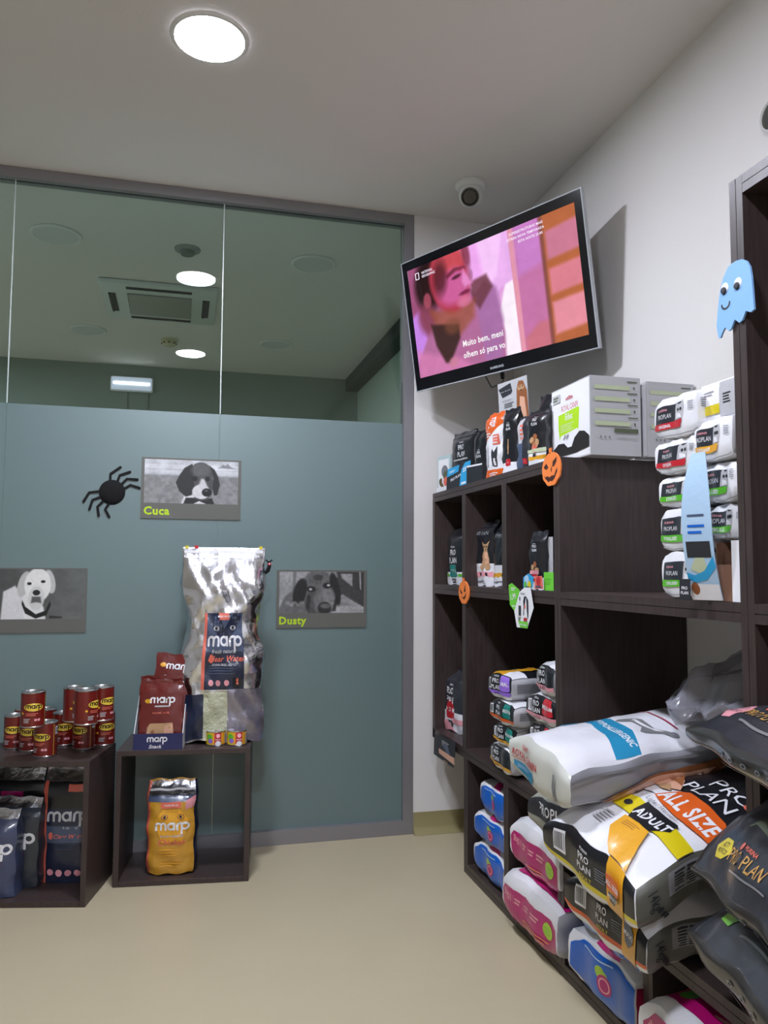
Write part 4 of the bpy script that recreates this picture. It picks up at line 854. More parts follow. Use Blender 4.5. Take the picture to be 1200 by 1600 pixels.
def lie(name, label, cat, grp, px, z0, P, yaw, L_, d, S_, artf, lift=0., extra=None, part='bag_body', roll=0., wd=None, yl=None):
    C, U_, n, w2, _ = face_pts(px[0], px[1], 900, z0, P, yaw, yl or px[2]); k = dict(S_); nn = k.pop('n', (16, 18, 8)); seed = k.pop('seed', 1)
    S = Skin(wd or w2, L_, d, False, seed, nn, **k); artf(S); Vd = (-n+Zv*lift).normalized(); C = Vector((C.x, C.y, z0+.001))+Vd*(L_/2)
    return pack(name, label, cat, S, axes(C, U_+Zv*roll, Vd), grp, part, extra)
PX = lambda X: (X, 0, 0)
SOFT = dict(top=.4, tk=.05, side=.3, bulge=.14, wr=.004, wl=.05)
zt = ZT[1]; G1 = 'treat bags on top of the rack'
# --- top of the rack, from the far end
def zipx(root, S): strip('zip_seal', S, 'F', -.98, .80, .98, .835, DARK, root, .0018)
def a(S): art_dark(S, low=BLACK, lh=.1, bt=None, up=.35, cook=BROWN); S.rect('F', .1, -.95, .8, -.7, RED); S.lines('F', -.7, .0, .7, .08, 1, LGREY, .6)
up('treat_bag', 'black treat bag furthest left on top of the rack, behind the blue discount cards', 'treat bag', G1, (701, 737, 674), zt, PX(1.045), 12, .04, dict(SOFT, seed=51), a, extra=zipx, push=.01)
def a(S): art_dark(S, low=BLACK, lh=.1, bt=None, up=.1, cook=BROWN); S.rect('F', -.9, -.98, .9, -.8, RED)
up('treat_bag', 'black treat bag with a red foot, second from the left on top of the rack', 'treat bag', G1, (739, 760, 672), zt, PX(1.06), 12, .04, dict(SOFT, seed=52), a, push=.0)
def a(S):
    S.base(WHITE); S.poly('F', [(-1, .1), (-1, 1), (1, 1), (1, .62)], ORANGE); S.rect('F', -1, -1, 1, -.72, ORANGE); S.rect('F', -.15, .55, .35, .82, WHITE); S.lines('F', -.1, .58, .3, .8, 4, ORANGE)
    S.rect('F', .1, .0, .75, .3, CORAL); S.lines('F', .15, .02, .7, .28, 3, WHITE, .4); S.lines('F', -.8, .25, -.1, .4, 2, WHITE, .5)
    S.poly('F', [(.05, -.62), (-.1, -.2), (.0, -.1), (.2, -.22), (.5, -.05), (.6, -.25), (.5, -.65)], INKD); S.poly('F', [(.2, -.6), (.2, -.4), (.4, -.4), (.42, -.62)], CARDW); S.poly('F', [(-.8, -.62), (-.75, -.2), (-.5, .05), (-.4, -.62)], LGREY); S.lines('F', -.4, -.92, .7, -.8, 2, WHITE)
up('treat_bag', 'orange and white treat bag with a small dog picture on top of the rack', 'treat bag', G1, (757, 783, 644), zt, PX(1.035), 14, .05, dict(SOFT, seed=53, top=.25), a)
def a(S): art_dark(S, low=WHITE, lh=.17, bt='8', bm=RED, bt2=None, up=.42); S.rect('F', -.05, -.4, .08, .05, TAN)
up('treat_bag', 'black treat bag with a red octagon, just right of the orange one', 'treat bag', G1, (783, 806, 638), zt, PX(1.03), 14, .04, dict(SOFT, seed=54), a, extra=zipx)
def a(S):
    S.base(DARK); S.poly('F', [(-.8, .9), (-.1, .9), (.2, .2), (-.5, -.2)], LGREY); S.lines('F', -.3, .1, .3, .7, 4, CORAL, .5); S.rect('F', -1, -1, .1, .0, SLATE); badge(S, 'F', .4, -.7, S.w*.2, RED, '8', None)
up('treat_bag', 'grey and blue fronted treat bag between two black ones on top of the rack', 'treat bag', G1, (806, 826, 650), zt, PX(1.04), 14, .04, dict(SOFT, seed=55), a)
def a(S): art_dark(S, low=WHITE, lh=.28, bm=CORAL, bt='8', bt2='K', cook=BROWN, stripe=OCHRE, up=.55); S.rect('F', -1, -.55, 1, -.42, PALEG)
up('treat_bag', 'black treat bag with a biscuit picture and yellow stripe, nearest the white carton', 'treat bag', G1, (822, 850, 640), zt, PX(1.02), 16, .05, dict(SOFT, seed=56), a, extra=zipx)
def a(S): S.base(BLACK); S.lines('F', -.5, .3, .5, .5, 2, INKG, .4)
up('treat_bag', 'plain black bag close behind the biscuit bag on top of the rack', 'treat bag', G1, (838, 861, 616), zt, PX(1.10), 10, .04, dict(SOFT, seed=57), a)
def a(S):
    S.base(CARDG); S.tf = (.42, .58); S.poly('F', [(-.95, .72), (-.1, .88), (.0, .45), (-.1, .35), (-.7, .25)], CARDD); S.text('F', 'PRO PLAN', -.5, .55, .008, LGREY, 8); S.lines('F', -.75, .02, .1, .12, 2, INKG, .3); S.lines('F', -.6, -.3, .15, -.05, 3, INKD, .5)
    S.poly('F', [(.2, -1), (.3, .5), (.45, .85), (.75, .8), (.95, .3), (1, -1)], BROWN); S.ell('F', .58, .5, .017, TAN, 1.3); S.ell('F', .52, .55, .004, INKD); S.ell('F', .7, .55, .004, INKD); S.ell('F', .6, .38, .006, INKD, .7); S.poly('F', [(.4, -1), (.5, .1), (.8, .0), (.9, -1)], PEACH)
up('leaflet', 'grey leaflet with a spaniel picture rising above the treat bags', 'leaflet', None, (783, 829, 593), zt, PX(1.085), 20, .0012, dict(seed=1, curve=.004, n=(8, 24, 1)), a, part='card', tilt=.04, yl=620)
def a(S):
    S.base(CARDD); S.poly('F', [(-1, .3), (-.95, 1), (.05, 1), (.0, .45)], CYAN); S.lines('F', -.8, .55, -.2, .75, 2, CARDW, .4); S.poly('F', [(.15, -1), (.25, .5), (.55, 1), (1, 1), (1, .2), (.75, -1)], CYAN); S.text('F', '25%', .62, .45, .016, CARDW, 6, .03); S.text('F', 'PRO PLAN', -.2, .0, .011, CARDW, 8); S.rect('F', .3, -.8, .7, -.62, CARDW)
up('discount_card', 'dark card with blue corners and a 25% mark on the rack edge', 'card', None, (697, 734, 726), zt, PX(1.02), 12, .0012, dict(seed=2, n=(6, 8, 1)), a, part='card', lean=.12, tilt=.1)
def a(S): S.base(CARDD); S.rect('F', -.95, .8, .95, .97, CARDW)
up('counter_display', 'small black display stand with a white rim between the cards and the orange treat bag', 'display stand', None, (729, 754, 726), zt, PX(1.03), 14, .03, dict(seed=2, n=(4, 4, 2)), a, part='stand')
# small glass picture stand and twig wreath at the far end
C, U_, n, wd, hh = face_pts(684, 704, 712, zt, PX(1.03), 14)
r = empty('glass_picture', 'small glass picture plate at the far end of the rack top', 'picture', None, axes(C, U_, Zv))
MB().box(-wd/2, .002, -.006, wd/2, hh, 0).build('glass_plate', mat('pale_glass_plate', srgb(186, 206, 208), rough=.08, spec=.8), r)
S = Skin(wd*.8, hh*.8, .001, True, 1, (4, 4, 1)); S.base(CARDW); S.ell('F', .2, .2, wd*.25, INKG); S.ell('F', .4, -.1, wd*.2, OLIVE); S.ell('F', .5, -.5, wd*.2, CORAL); o = S.build('print', r); o.location = (0, hh*.1, .0012)
q = atX(684, 750, 1.03); r = empty('twig_wreath', 'small twig ring lying on the far corner of the rack top', 'wreath', None, Matrix.Translation((1.055, 3.035, zt)))
pts = [(.03*math.cos(t), .034*math.sin(t), .036+.028*math.sin(t*1)) for t in np.linspace(0, 2*PI, 20)]
MB().tube(pts, .0055, 7).build('ring', mat('twig_bark', srgb(96, 78, 48), rough=.9, bump=.6, bscale=200), r, True)
m = MB()
for i in range(9): t = i*.7; b_ = Vector((.03*math.cos(t), .034*math.sin(t), .036+.028*math.sin(t))); m.tube([b_, b_+Vector((.008*math.cos(2*t), .006, .012))], [.003, .001], 5)
m.build('leaf_sprig', OLIVE, r)
def a(S): S.base(CARDW)
up('shelf_paper', 'small white paper slip under the twig ring on the rack top', 'paper', None, (682, 700, 757), zt, PX(1.018), 5, .0008, dict(seed=2, n=(4, 2, 1), h=.02), a, part='slip')
# two white cartons
def carton(lab, px, P, yaw, dX, full):
    C, U_, n, wd, hh = face_pts(px[0], px[1], px[2], zt, P, yaw); S = Skin(wd, hh, dX, True, 3, (12, 12, 6)); S.base(CARDG); S.rect('F', -.97, -.97, .97, .97, CARDW)
    if full:
        V, F = text_mesh('ROYAL CANIN', .0); S.text('F', 'ROYAL CANIN', -.02, .42, .017, RED, 0, .0, .62); 
        S.layer -= 1; S.poly('F', [(-.62, .27), (-.62, -.1), (-.55, -.42), (-.5, -.3), (.38, -.22), (.42, -.28), (.48, .3), (.4, .33)], LIMEP); S.layer += 1; S.text('F', 'Educ', -.05, .17, .019, CARDW, 0, .02, .8); S.lines('F', -.5, -.22, .3, .0, 4, CARDW, .2)
        for i in range(5): S.poly('F', [(-.2+.08*i, .60), (-.17+.08*i, .60), (-.15+.08*i, .70-abs(i-2)*.02), (-.19+.08*i, .72-abs(i-2)*.02)], RED)
        S.rect('F', -.9, .62, -.5, .84, CARDG); S.lines('F', -.86, .66, -.54, .8, 2, OLIVE, .6)
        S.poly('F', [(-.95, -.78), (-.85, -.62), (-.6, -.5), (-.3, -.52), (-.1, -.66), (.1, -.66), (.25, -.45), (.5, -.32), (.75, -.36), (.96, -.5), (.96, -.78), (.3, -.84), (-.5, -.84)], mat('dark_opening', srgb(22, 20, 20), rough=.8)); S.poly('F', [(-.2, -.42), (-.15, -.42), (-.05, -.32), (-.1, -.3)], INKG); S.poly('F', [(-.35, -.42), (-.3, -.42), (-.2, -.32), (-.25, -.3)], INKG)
    else: S.rect('F', -.97, -.97, .4, .6, CARDG)
    # near side panel: R face runs along the height
    for i, v in enumerate((.86, .56, .26, -.06)):
        S.polys('R', [(v+.0, -.85), (v+.0, -.45), (v+.03, -.45), (v+.03, -.85)], [(0, 3, 2, 1)], OLIVE); S.polys('R', [(v-.2, -.55), (v-.2, .85), (v-.09, .85), (v-.09, -.55)], [(0, 3, 2, 1)], PALEG); S.ell('R', v-.14, -.72, .004, OLIVE, .7)
    S.polys('R', [(-.42, -.85), (-.42, .1), (-.32, .1), (-.32, -.85)], [(0, 3, 2, 1)], OLIVE); 
    for i in range(3): S.ell('R', -.55, .3+.17*i, .0035, INKG, .7)
    for i in range(4): S.polys('R', [(-.5-.02*i, -.8), (-.5-.02*i, .0), (-.49-.02*i, .0), (-.49-.02*i, -.8)], [(0, 3, 2, 1)], LGREY)
    return pack('display_carton', lab, 'carton', S, axes(C-n*(dX/2)+Vector((0, 0, .001)), U_, Zv), 'white display cartons on the rack', 'carton_body')
carton('white display carton with a lime panel lettered Educ on the rack top', (862, 922, 600), (1.075, 1.945, 0), 0, .155, True)
carton('second white display carton, by the wall behind the Educ one', (990, 1010, 600), (1.245, 1.90, 0), 0, .152, False)

# --- middle cubicles
zm = ZM[1]; G2 = 'bags in the middle cubicles'
def a(S): art_dark(S, low=WHITE, lh=.22, bm=TEAL, bt='SMALL', bt2='MINI', up=.0, ls=.15); S.rect('F', -1, -.72, -.4, -.62, GREEN); S.rect('F', .4, -.72, 1, -.62, GREEN)
up('food_bag', 'black bag with a teal badge in the left middle cubicle', 'pet food bag', G2, (699, 722, 826), zm, PX(1.05), 8, .09, dict(SOFT, seed=61, w=.17), a)
for px, lab, st_, sd, xx in (((739, 767, 814), 'black bag with a sitting tan dog and pink stripe in the second middle cubicle', PINK, 62, 1.05), ((768, 800, 818), 'black bag with a tan dog and gold stripe, cut by the middle cubicle divider', OCHRE, 63, 1.06)):
    def a(S):
        S.base(BLACK); S.rect('F', -1, -1, 1, -.32, WHITE); S.rect('F', -.95, -.72, .95, -.56, st_); S.text('F', 'PRO PLAN', 0, .6, .012, INKG); c = .45
        S.poly('F', [(c-.35, -.38), (c-.3, -.1), (c-.12, .05), (c-.2, .22), (c-.3, .35), (c-.1, .27), (c+.12, .27), (c+.3, .37), (c+.22, .2), (c+.16, .05), (c+.3, -.38)], TAN); S.poly('F', [(c-.02, -.38), (c-.05, .0), (c+.1, .05), (c+.25, -.38)], PEACH); S.ell('F', c-.06, .19, .0035, INKD); S.ell('F', c+.12, .19, .0035, INKD); S.ell('F', c+.03, .1, .003, INKD)
        S.ell('F', c-.25, -.42, .012, TAN); S.ell('F', c+.15, -.42, .012, TAN); S.ell('F', .0, -.64, .006, INKD); S.ell('F', .55, -.64, .006, INKD); S.lines('F', -.8, -.9, .5, -.8, 1, INKG, .4)
    up('food_bag', lab, 'pet food bag', G2, px, zm, PX(xx), 8, .08, dict(SOFT, seed=sd, n=(14, 24, 5), wr=.006, **({'w': .165} if sd == 63 else {})), a, extra=zipx, push=.0 if sd == 62 else .004)
def a(S): art_dark(S, low=WHITE, lh=.2, bm=RED, bt='8', bt2=None, cook=BROWN, up=.4); S.rect('F', -.6, -.48, .5, -.36, PINK)
up('treat_bag', 'black biscuit bag at the front of the third middle cubicle, behind the shelf cards', 'treat bag', G2, (824, 848, 830), zm, PX(1.03), 14, .05, dict(SOFT, seed=64), a)
up('treat_bag', 'black biscuit bag half hidden behind the front one in the third middle cubicle', 'treat bag', G2, (818, 836, 836), zm, PX(1.09), 14, .05, dict(SOFT, seed=65), a)
def a(S): S.base(CARDG)
up('divider_card', 'plain grey card standing at the right of the third middle cubicle', 'card', None, (842, 864, 840), zm, PX(1.06), 10, .0012, dict(seed=1, n=(2, 2, 1)), a, part='card', yl=870)
def a(S): S.base(FGREEN); S.lines('F', -.7, -.4, .7, .4, 3, GREEN, .5)
up('price_card', 'bright green price strip on the middle shelf by the rack upright', 'price card', None, (850, 865, 905), zm, PX(1.014), 0, .0012, dict(seed=1, n=(2, 2, 1), h=.052), a, part='card')
def hang(lab, nm, pts, X, th, artf, grp=None):
    C = Vector((X, sum(atX(x, y, X).y for x, y in pts)/len(pts), sum(atX(x, y, X).z for x, y in pts)/len(pts)))
    r = empty(nm, lab, 'card', grp, axes(C, (0, -1, 0), (0, 0, 1))); L2 = [(C.y-atX(x, y, X).y, atX(x, y, X).z-C.z) for x, y in pts]
    if sum(L2[i-1][0]*L2[i][1]-L2[i][0]*L2[i-1][1] for i in range(len(L2))) < 0: L2.reverse()
    m = MB(); m.prism(L2, 0, th); m.build('card', artf[0], r)
    w2 = max(abs(p[0]) for p in L2)*2; h2 = max(abs(p[1]) for p in L2)*2; S = Skin(w2, h2, .0001, False, n=(2, 2, 1)); S.k = {}; artf[1](S)
    if S.V: o = S.build('print', r); o.location = (0, 0, th)
    return r
def a(S): S.lines('F', -.5, .35, .4, .6, 2, CARDW, .4); S.text('F', '1,99', -.1, .0, .017, CARDW, 8); S.text('F', 'euro', 0, -.6, .008, CARDW)
hang('green price card reading 1,99 hanging from the middle shelf', 'hanging_card', [(795, 914), (800, 911), (812, 922), (812, 944), (805, 956), (797, 945)], 1.004, .001, (FGREEN, a), 'cards hanging from the shelf edges')
def a(S):
    S.poly('F', [(-.55, -.68), (.45, -.7), (.4, -.98), (-.35, -.98)], FGREEN); S.text('F', 'PURINA', -.05, .55, .006, INKG); S.rect('F', -.5, -.45, -.25, .0, INKD); S.lines('F', -.55, -.68, -.2, -.5, 3, OLIVE); S.rect('F', -.42, .25, -.3, .4, INKG)
    S.poly('F', [(.0, -.4), (.05, .0), (.0, .2), (.1, .42), (.3, .45), (.5, .3), (.52, -.05), (.5, -.5)], INKD); S.poly('F', [(.1, -.5), (.12, -.05), (.2, .1), (.3, .4), (.36, .1), (.38, -.2), (.45, -.5)], CARDW); S.ell('F', .2, -.02, .005, CORAL, 1.6); S.rect('F', .05, -.66, .4, -.52, RED); S.text('F', 'PRO PLAN', .0, -.84, .006, CARDW)
hang('white hexagonal card with a black and white dog hanging from the middle shelf', 'hanging_card', [(812, 925), (820, 918), (829, 918), (834, 950), (824, 982), (808, 980), (804, 955)], 1.001, .001, (CARDW, a), 'cards hanging from the shelf edges')
def a(S): S.ell('F', -.2, .2, .016, SKYC); S.ell('F', .3, -.3, .012, YEL); S.ell('F', -.4, -.3, .01, GREEN); S.rect('F', -.4, -.95, .5, -.5, CARDD); S.text('F', 'PRO PLAN', .05, -.72, .006, CARDW)
hang('blue flowered tag above the hexagonal card on the middle shelf', 'hanging_card', [(818, 902), (826, 896), (834, 902), (832, 918), (824, 922), (818, 918)], 1.006, .001, (CYAN, a), 'cards hanging from the shelf edges')
def a(S): S.ell('F', 0, .2, .014, RED); S.rect('F', -.6, -.8, .6, -.5, SLATE)
hang('red and white round tag standing on the middle shelf edge', 'hanging_card', [(836, 900), (847, 900), (849, 920), (836, 920)], 1.007, .001, (CORAL, a), 'cards hanging from the shelf edges')
def a(S): S.lines('F', -.3, .2, .3, .6, 4, CARDG, .5); S.poly('F', [(-.3, .3), (.0, .5), (.35, -.05), (.1, -.2)], SLATE); S.poly('F', [(-.55, -.15), (.65, -.12), (.65, -.6), (-.55, -.5)], PEACH); S.text('F', 'PRO PLAN', 0, -.78, .007, PEACH)
hang('black leaflet with a silver drawing and peach panel hanging below the left lower cubicle', 'hanging_leaflet', [(679, 1146), (712, 1160), (711, 1182), (709, 1200), (678, 1178)], .998, .001, (CARDD, a))

# --- lower left cubicle
zl = ZL[1]; G3 = 'bags in the lower left cubicle'
def a(S):
    art_dark(S, low=WHITE, lh=.32, bm=RED, bt='MEDIUM', bt2='PUPPY', up=.18, ls=.12, base=DARK); S.poly('F', [(-1, -.8), (-.2, -.66), (.3, -1), (-1, -1)], PINK); S.rect('F', .2, -.72, 1, -.55, PINK); S.rect('F', -1, -1, -.9, -.35, PINK)
up('food_bag', 'charcoal puppy food bag with a red badge at the front of the lower left cubicle', 'pet food bag', G3, (688, 722, 1050), zl, PX(1.05), 5, .10, dict(SOFT, seed=71, n=(16, 26, 5), wr=.007, w=.24), a, lean=.04)
def a(S): S.base(DARK); S.rect('F', .2, -.1, 1, .2, PINK); S.lines('F', .25, -.05, .9, .15, 2, CARDW)
up('food_bag', 'dark crumpled bag with a pink label behind the puppy food in the lower left cubicle', 'pet food bag', G3, (686, 712, 1003), zl, PX(1.17), 0, .10, dict(SOFT, seed=72, w=.22, wr=.012), a)
def a(S): S.base(BLACK); logo(S, 'F', -.5, .3, .03); S.poly('F', [(-.9, -.4), (-.2, .0), (-.1, -.6), (-.8, -.8)], SKYC)
up('food_bag', 'black bag with pale lettering deep at the right of the lower left cubicle', 'pet food bag', G3, (716, 726, 984), zl, PX(1.30), 0, .06, dict(SOFT, seed=73, w=.10), a)

# --- stacks of small bags in the wide lower cubicle
G4 = 'small black bags stacked in the wide lower cubicle'
def small(stripe, bm, bt, hem=WHITE, top=None):
    def f(S):
        S.base(LGREY, F=BLACK, D=BLACK, L=BLACK); S.rect('D', -1, -1, 1, -.72, hem); S.rect('D', -1, -.72, 1, -.42, stripe); S.barcode('D', -.9, -.3, -.66, .7, n=7); logo(S, 'D', -.3, .18, S.d*.22)
        if bt: badge(S, 'D', .45, .15, S.d*.45, bm, bt, None)
        S.text('D', '6 KG', -.2, -.57, S.d*.1, INKD, bold=.02); S.rect('F', -1, -1, 1, -.7, WHITE)
        if top: S.poly('F', [(-.9, -1), (.2, -1), (.4, -.3), (-.6, -.2)], top); S.lines('F', -.6, -.8, .1, -.4, 4, OLIVE, .4)
        S.lines('R', -.9, -.4, -.3, .5, 5, INKG, .5)
    return f
BR = dict(r=.008, side=.25, bulge=.16, wr=.005, wl=.07, top=.3, tk=.86, bot=.08)
zz = zl+.001
for i, (x0, x1, X, d, st_, bm, bt, tp, yw, lab) in enumerate([
    (765, 796, 1.0, .082, OCHRE, TEAL, '', None, -4, 'bottom black bag with a gold stripe, left stack'), (770, 805, .99, .074, OCHRE, TEAL, 'MEDIUM', None, 4, 'second bag up with gold stripe, left stack'),
    (766, 803, .985, .076, ORANGE, TEAL, 'MEDIUM', None, 0, 'third bag up with orange stripe, left stack'), (762, 800, .975, .085, PURP, PURP, 'SMALL', OCHRE, 8, 'topmost bag with a yellow flap, left stack')]):
    lie('food_bag', lab+' in the wide lower cubicle', 'pet food bag', G4, (x0, x1, 1100), zz, PX(X), yw, .36, d, dict(BR, seed=80+i), small(st_, bm, bt, top=tp)); zz += d*.98
zz = zl+.001
for i, (x0, x1, X, d, st_, bm, bt, tp, yw, lab) in enumerate([
    (826, 867, 1.035, .10, OCHRE, RED, '', None, 0, 'bottom bag mostly behind the big white bag, right stack'), (824, 867, 1.03, .092, OCHRE, RED, 'MEDIUM', None, 0, 'second bag up with orange stripe, right stack'),
    (823, 867, 1.02, .088, PINK, RED, 'MEDIUM', None, 2, 'third bag up with pink stripe, right stack'), (835, 867, 1.03, .095, PINK, RED, '', None, -6, 'topmost bag with a pink stripe, right stack')]):
    lie('food_bag', lab+' in the wide lower cubicle', 'pet food bag', G4, (x0, x1, 1060), zz, PX(X), yw, .34, d, dict(BR, seed=90+i), small(st_, bm, bt, top=tp), wd=.175 if i != 3 else .14); zz += d*.98

# --- base cabinet: blue packs, magenta packs
zb = .0375; G5 = 'blue litter packs in the first bottom bay'
def artblue(S):
    S.base(WHITE, F=LGREY, L=BLUE); S.poly('D', [(-.95, -.6), (-.9, .5), (-.6, .85), (.7, .9), (1, .8), (1, -.9), (-.5, -1)], BLUE); S.poly('F', [(-.2, -1), (.5, -1), (.1, -.82), (-.25, -.85)], MAG)
    W = S.size['D'][0]; S.ell('D', .02, .25, S.d*.12, LIME); S.ell('D', .10, .1, S.d*.13, LIME); S.ell('D', .14, -.15, S.d*.19, MAG); S.ell('D', .14, -.15, S.d*.14, PINK); S.ell('D', .14, -.15, S.d*.11, MAG); S.lines('D', -.5, .62, .5, .72, 1, SKYC, .5); S.rect('F', -.4, -.7, .0, -.5, DBLUE); S.rect('F', .2, -.7, .6, -.5, DBLUE)
zz = zb
BK = dict(r=.012, side=.2, bulge=.25, wr=.007, wl=.1, bot=.08, tk=.86)
for i, (x0, x1, X, d, yw, lab) in enumerate([(741, 788, 1.015, .118, 0, 'bottom'), (742, 788, 1.012, .105, 1, 'middle'), (750, 789, 1.02, .105, -1, 'top')]):
    lie('litter_pack', lab+' blue and white pack of the stack of three in the first bottom bay', 'litter pack', G5, (x0, x1, 1330), zz, PX(X), yw, .36, d, dict(BK, seed=100+i), artblue); zz += d*.985
G6 = 'magenta packs in the second bottom bay'
def artmag(S):
    S.base(WHITE, R=LGREY); S.poly('D', [(-.93, -.9), (-.96, .2), (-.86, .52), (-.7, .5), (.78, .5), (.93, .3), (.95, -1), (-.6, -1)], MAG)
    S.text('D', '10kg', -.71, .05, S.d*.17, PINK, 180, .02, .7)
    for u in (-.5, -.2): S.rect('D', u-.004, -.15, u+.004, .25, PINK)
    for u, w_ in ((-.36, .1), (-.05, .1), (.28, .17)): S.lines('D', u-w_, -.12, u+w_, .2, 2, PINK, .55)
    S.ell('D', .68, -.05, S.d*.17, LIME); S.lines('D', .56, -.25, .8, .1, 3, GREEN, .3); S.lines('D', -.2, -.8, .85, -.5, 2, CORAL, .5); S.rect('F', -.7, -.9, 1, -.2, MAG); S.lines('F', -.5, -.7, .8, -.5, 1, PINK, .4)
lie('litter_pack', 'lower magenta and white 10kg pack in the second bottom bay, bulging out', 'litter pack', G6, (784, 871, 1435), zb, PX(.965), 2, .38, .15, dict(BK, seed=110, bulge=.12, n=(20, 18, 8)), artmag)
lie('litter_pack', 'upper magenta and white 10kg pack in the second bottom bay', 'litter pack', G6, (798, 874, 1355), zb+.148, PX(.998), 0, .38, .15, dict(BK, seed=111, bulge=.12, n=(20, 18, 8)), artmag)
# third bay: big blue pack with another on top, fourth bay: magenta pack
def artblue2(S):
    artblue(S); S.base(WHITE, R=WHITE) if False else None
    S.poly('R', [(-.98, -1), (-.98, .8), (-.6, .6), (-.45, -1)], BURG if False else film('crimson_ink', 150, 20, 66)); S.text('R', 'ays', -.72, .1, .03, PINK, -60, .03)
lie('litter_pack', 'large blue and white pack at the front of the third bottom bay', 'litter pack', None, (889, 992, 1515), zb, PX(.985), 1, .40, .145, dict(BK, seed=120, bulge=.2, n=(20, 18, 8)), artblue2)
def artb3(S):
    S.base(WHITE, F=LGREY, L=BLUE); S.rect('D', -.98, -.7, .98, .7, BLUE); S.lines('D', -.9, -.6, .9, .1, 3, SKYC, .35); S.rect('D', -.98, .7, .98, 1, SKYC)
lie('litter_pack', 'second blue pack lying on the large one in the third bottom bay', 'litter pack', None, (905, 1000, 1460), zb+.143, PX(1.0), -1, .36, .055, dict(BK, seed=121), artb3)
CRIM = film('crimson_ink', 150, 20, 66)
def artalw(S):
    S.base(WHITE, R=MAG); S.poly('D', [(-.9, -1), (-.9, .4), (-.7, .8), (1, .8), (1, -1)], MAG); S.text('D', 'Always', -.38, .3, S.d*.24, PINK, -4, .03, .8); S.lines('D', -.6, -.55, .0, -.3, 2, PINK, .6); S.rect('F', -1, -.85, 1, -.4, MAG); S.lines('F', -.1, -.7, .7, -.5, 2, PINK, .5); S.ell('F', -.7, -.6, .03, GREEN)
lie('litter_pack', 'magenta pack lettered Always at the bottom of the fourth bottom bay', 'litter pack', None, (1000, 1150, 1560), zb, PX(.945), 0, .42, .175, dict(BK, seed=122, bulge=.1, n=(20, 18, 8)), artalw, wd=.31)
def artob(S):
    S.base(film('orange_pack_film', 214, 110, 44), R=BLUE); S.poly('D', [(-1, -1), (-.5, -1), (-.1, 1), (-1, 1)], BLUE); S.poly('D', [(.2, -1), (.5, -1), (.9, 1), (.6, 1)], SKYC); S.poly('D', [(.6, -1), (.9, -1), (1, .6), (1, -1)], BLUE)
lie('litter_pack', 'orange and blue pack lying behind the Always pack in the fourth bottom bay', 'litter pack', None, (1060, 1175, 1520), zb+.173, PX(1.09), 0, .29, .026, dict(BK, seed=123, n=(16, 14, 6)), artob, wd=.29)

# --- pile of big bags on the bridging shelf
BIG = dict(r=.012, side=.35, bulge=.14, wr=.009, wl=.16, bot=.10, tk=.88, top=.25, n=(28, 36, 8))
zg = .277
def art14(S, stripe, badge_m, extra_art=None):
    S.base(WHITE, R=mat('olive_grey_film', srgb(104, 104, 96), rough=.4, coat=.2), L=LGREY, B=LGREY)
    S.rect('D', -1, -.42, .98, .98, BLACK); S.rect('D', -1, -.62, 1, -.42, stripe); S.barcode('D', -.74, -.2, -.5, .72, n=9); logo(S, 'D', -.02, .25, S.d*.16); S.lines('D', .2, -.1, .42, .4, 5, INKG, .5); S.text('D', 'ADULT', .0, -.3, S.d*.07, YEL, 0, .02)
    S.poly('D', [(.42, 1), (.80, 1), (.76, -1), (.40, -1)], OCHRE)
    # side panel, seen end on: text block and 14kg
    S.rect('R', -.75, -.1, .6, .85, mat('grey_text_panel', srgb(136, 136, 138), rough=.5)); S.lines('R', -.7, -.05, .55, .8, 7, INKD, .55, 3, 12); S.rect('R', .62, .2, .75, .8, RED); S.lines('R', -.5, -.75, .5, -.2, 5, INKD, .3, 4, 6)
    S.text('R', '14kg', -.86, .1, .022, INKD, -80, .01)
    for i in range(3): S.ell('R', -.83+.02*i, -.35-.22*i, .007, INKD)
def artor(S): art14(S, ORANGE, None); S.poly('D', [(.47, .6), (.6, .8), (.74, .55), (.72, .1), (.6, -.2), (.5, -.05)], SLATE); S.text('D', 'MAXI', .6, .3, .012, WHITE); S.rect('R', .1, -.75, .35, -.2, ORANGE)
lie('big_food_bag', 'large bag with an orange stripe and black end, under the all size adult bag', 'pet food bag', 'large dog food bags in the pile', (886, 1010, 1440), zg, PX(.90), 2, .48, .125, dict(BIG, seed=130, droop=.035, dstart=.2), artor, roll=-.04)
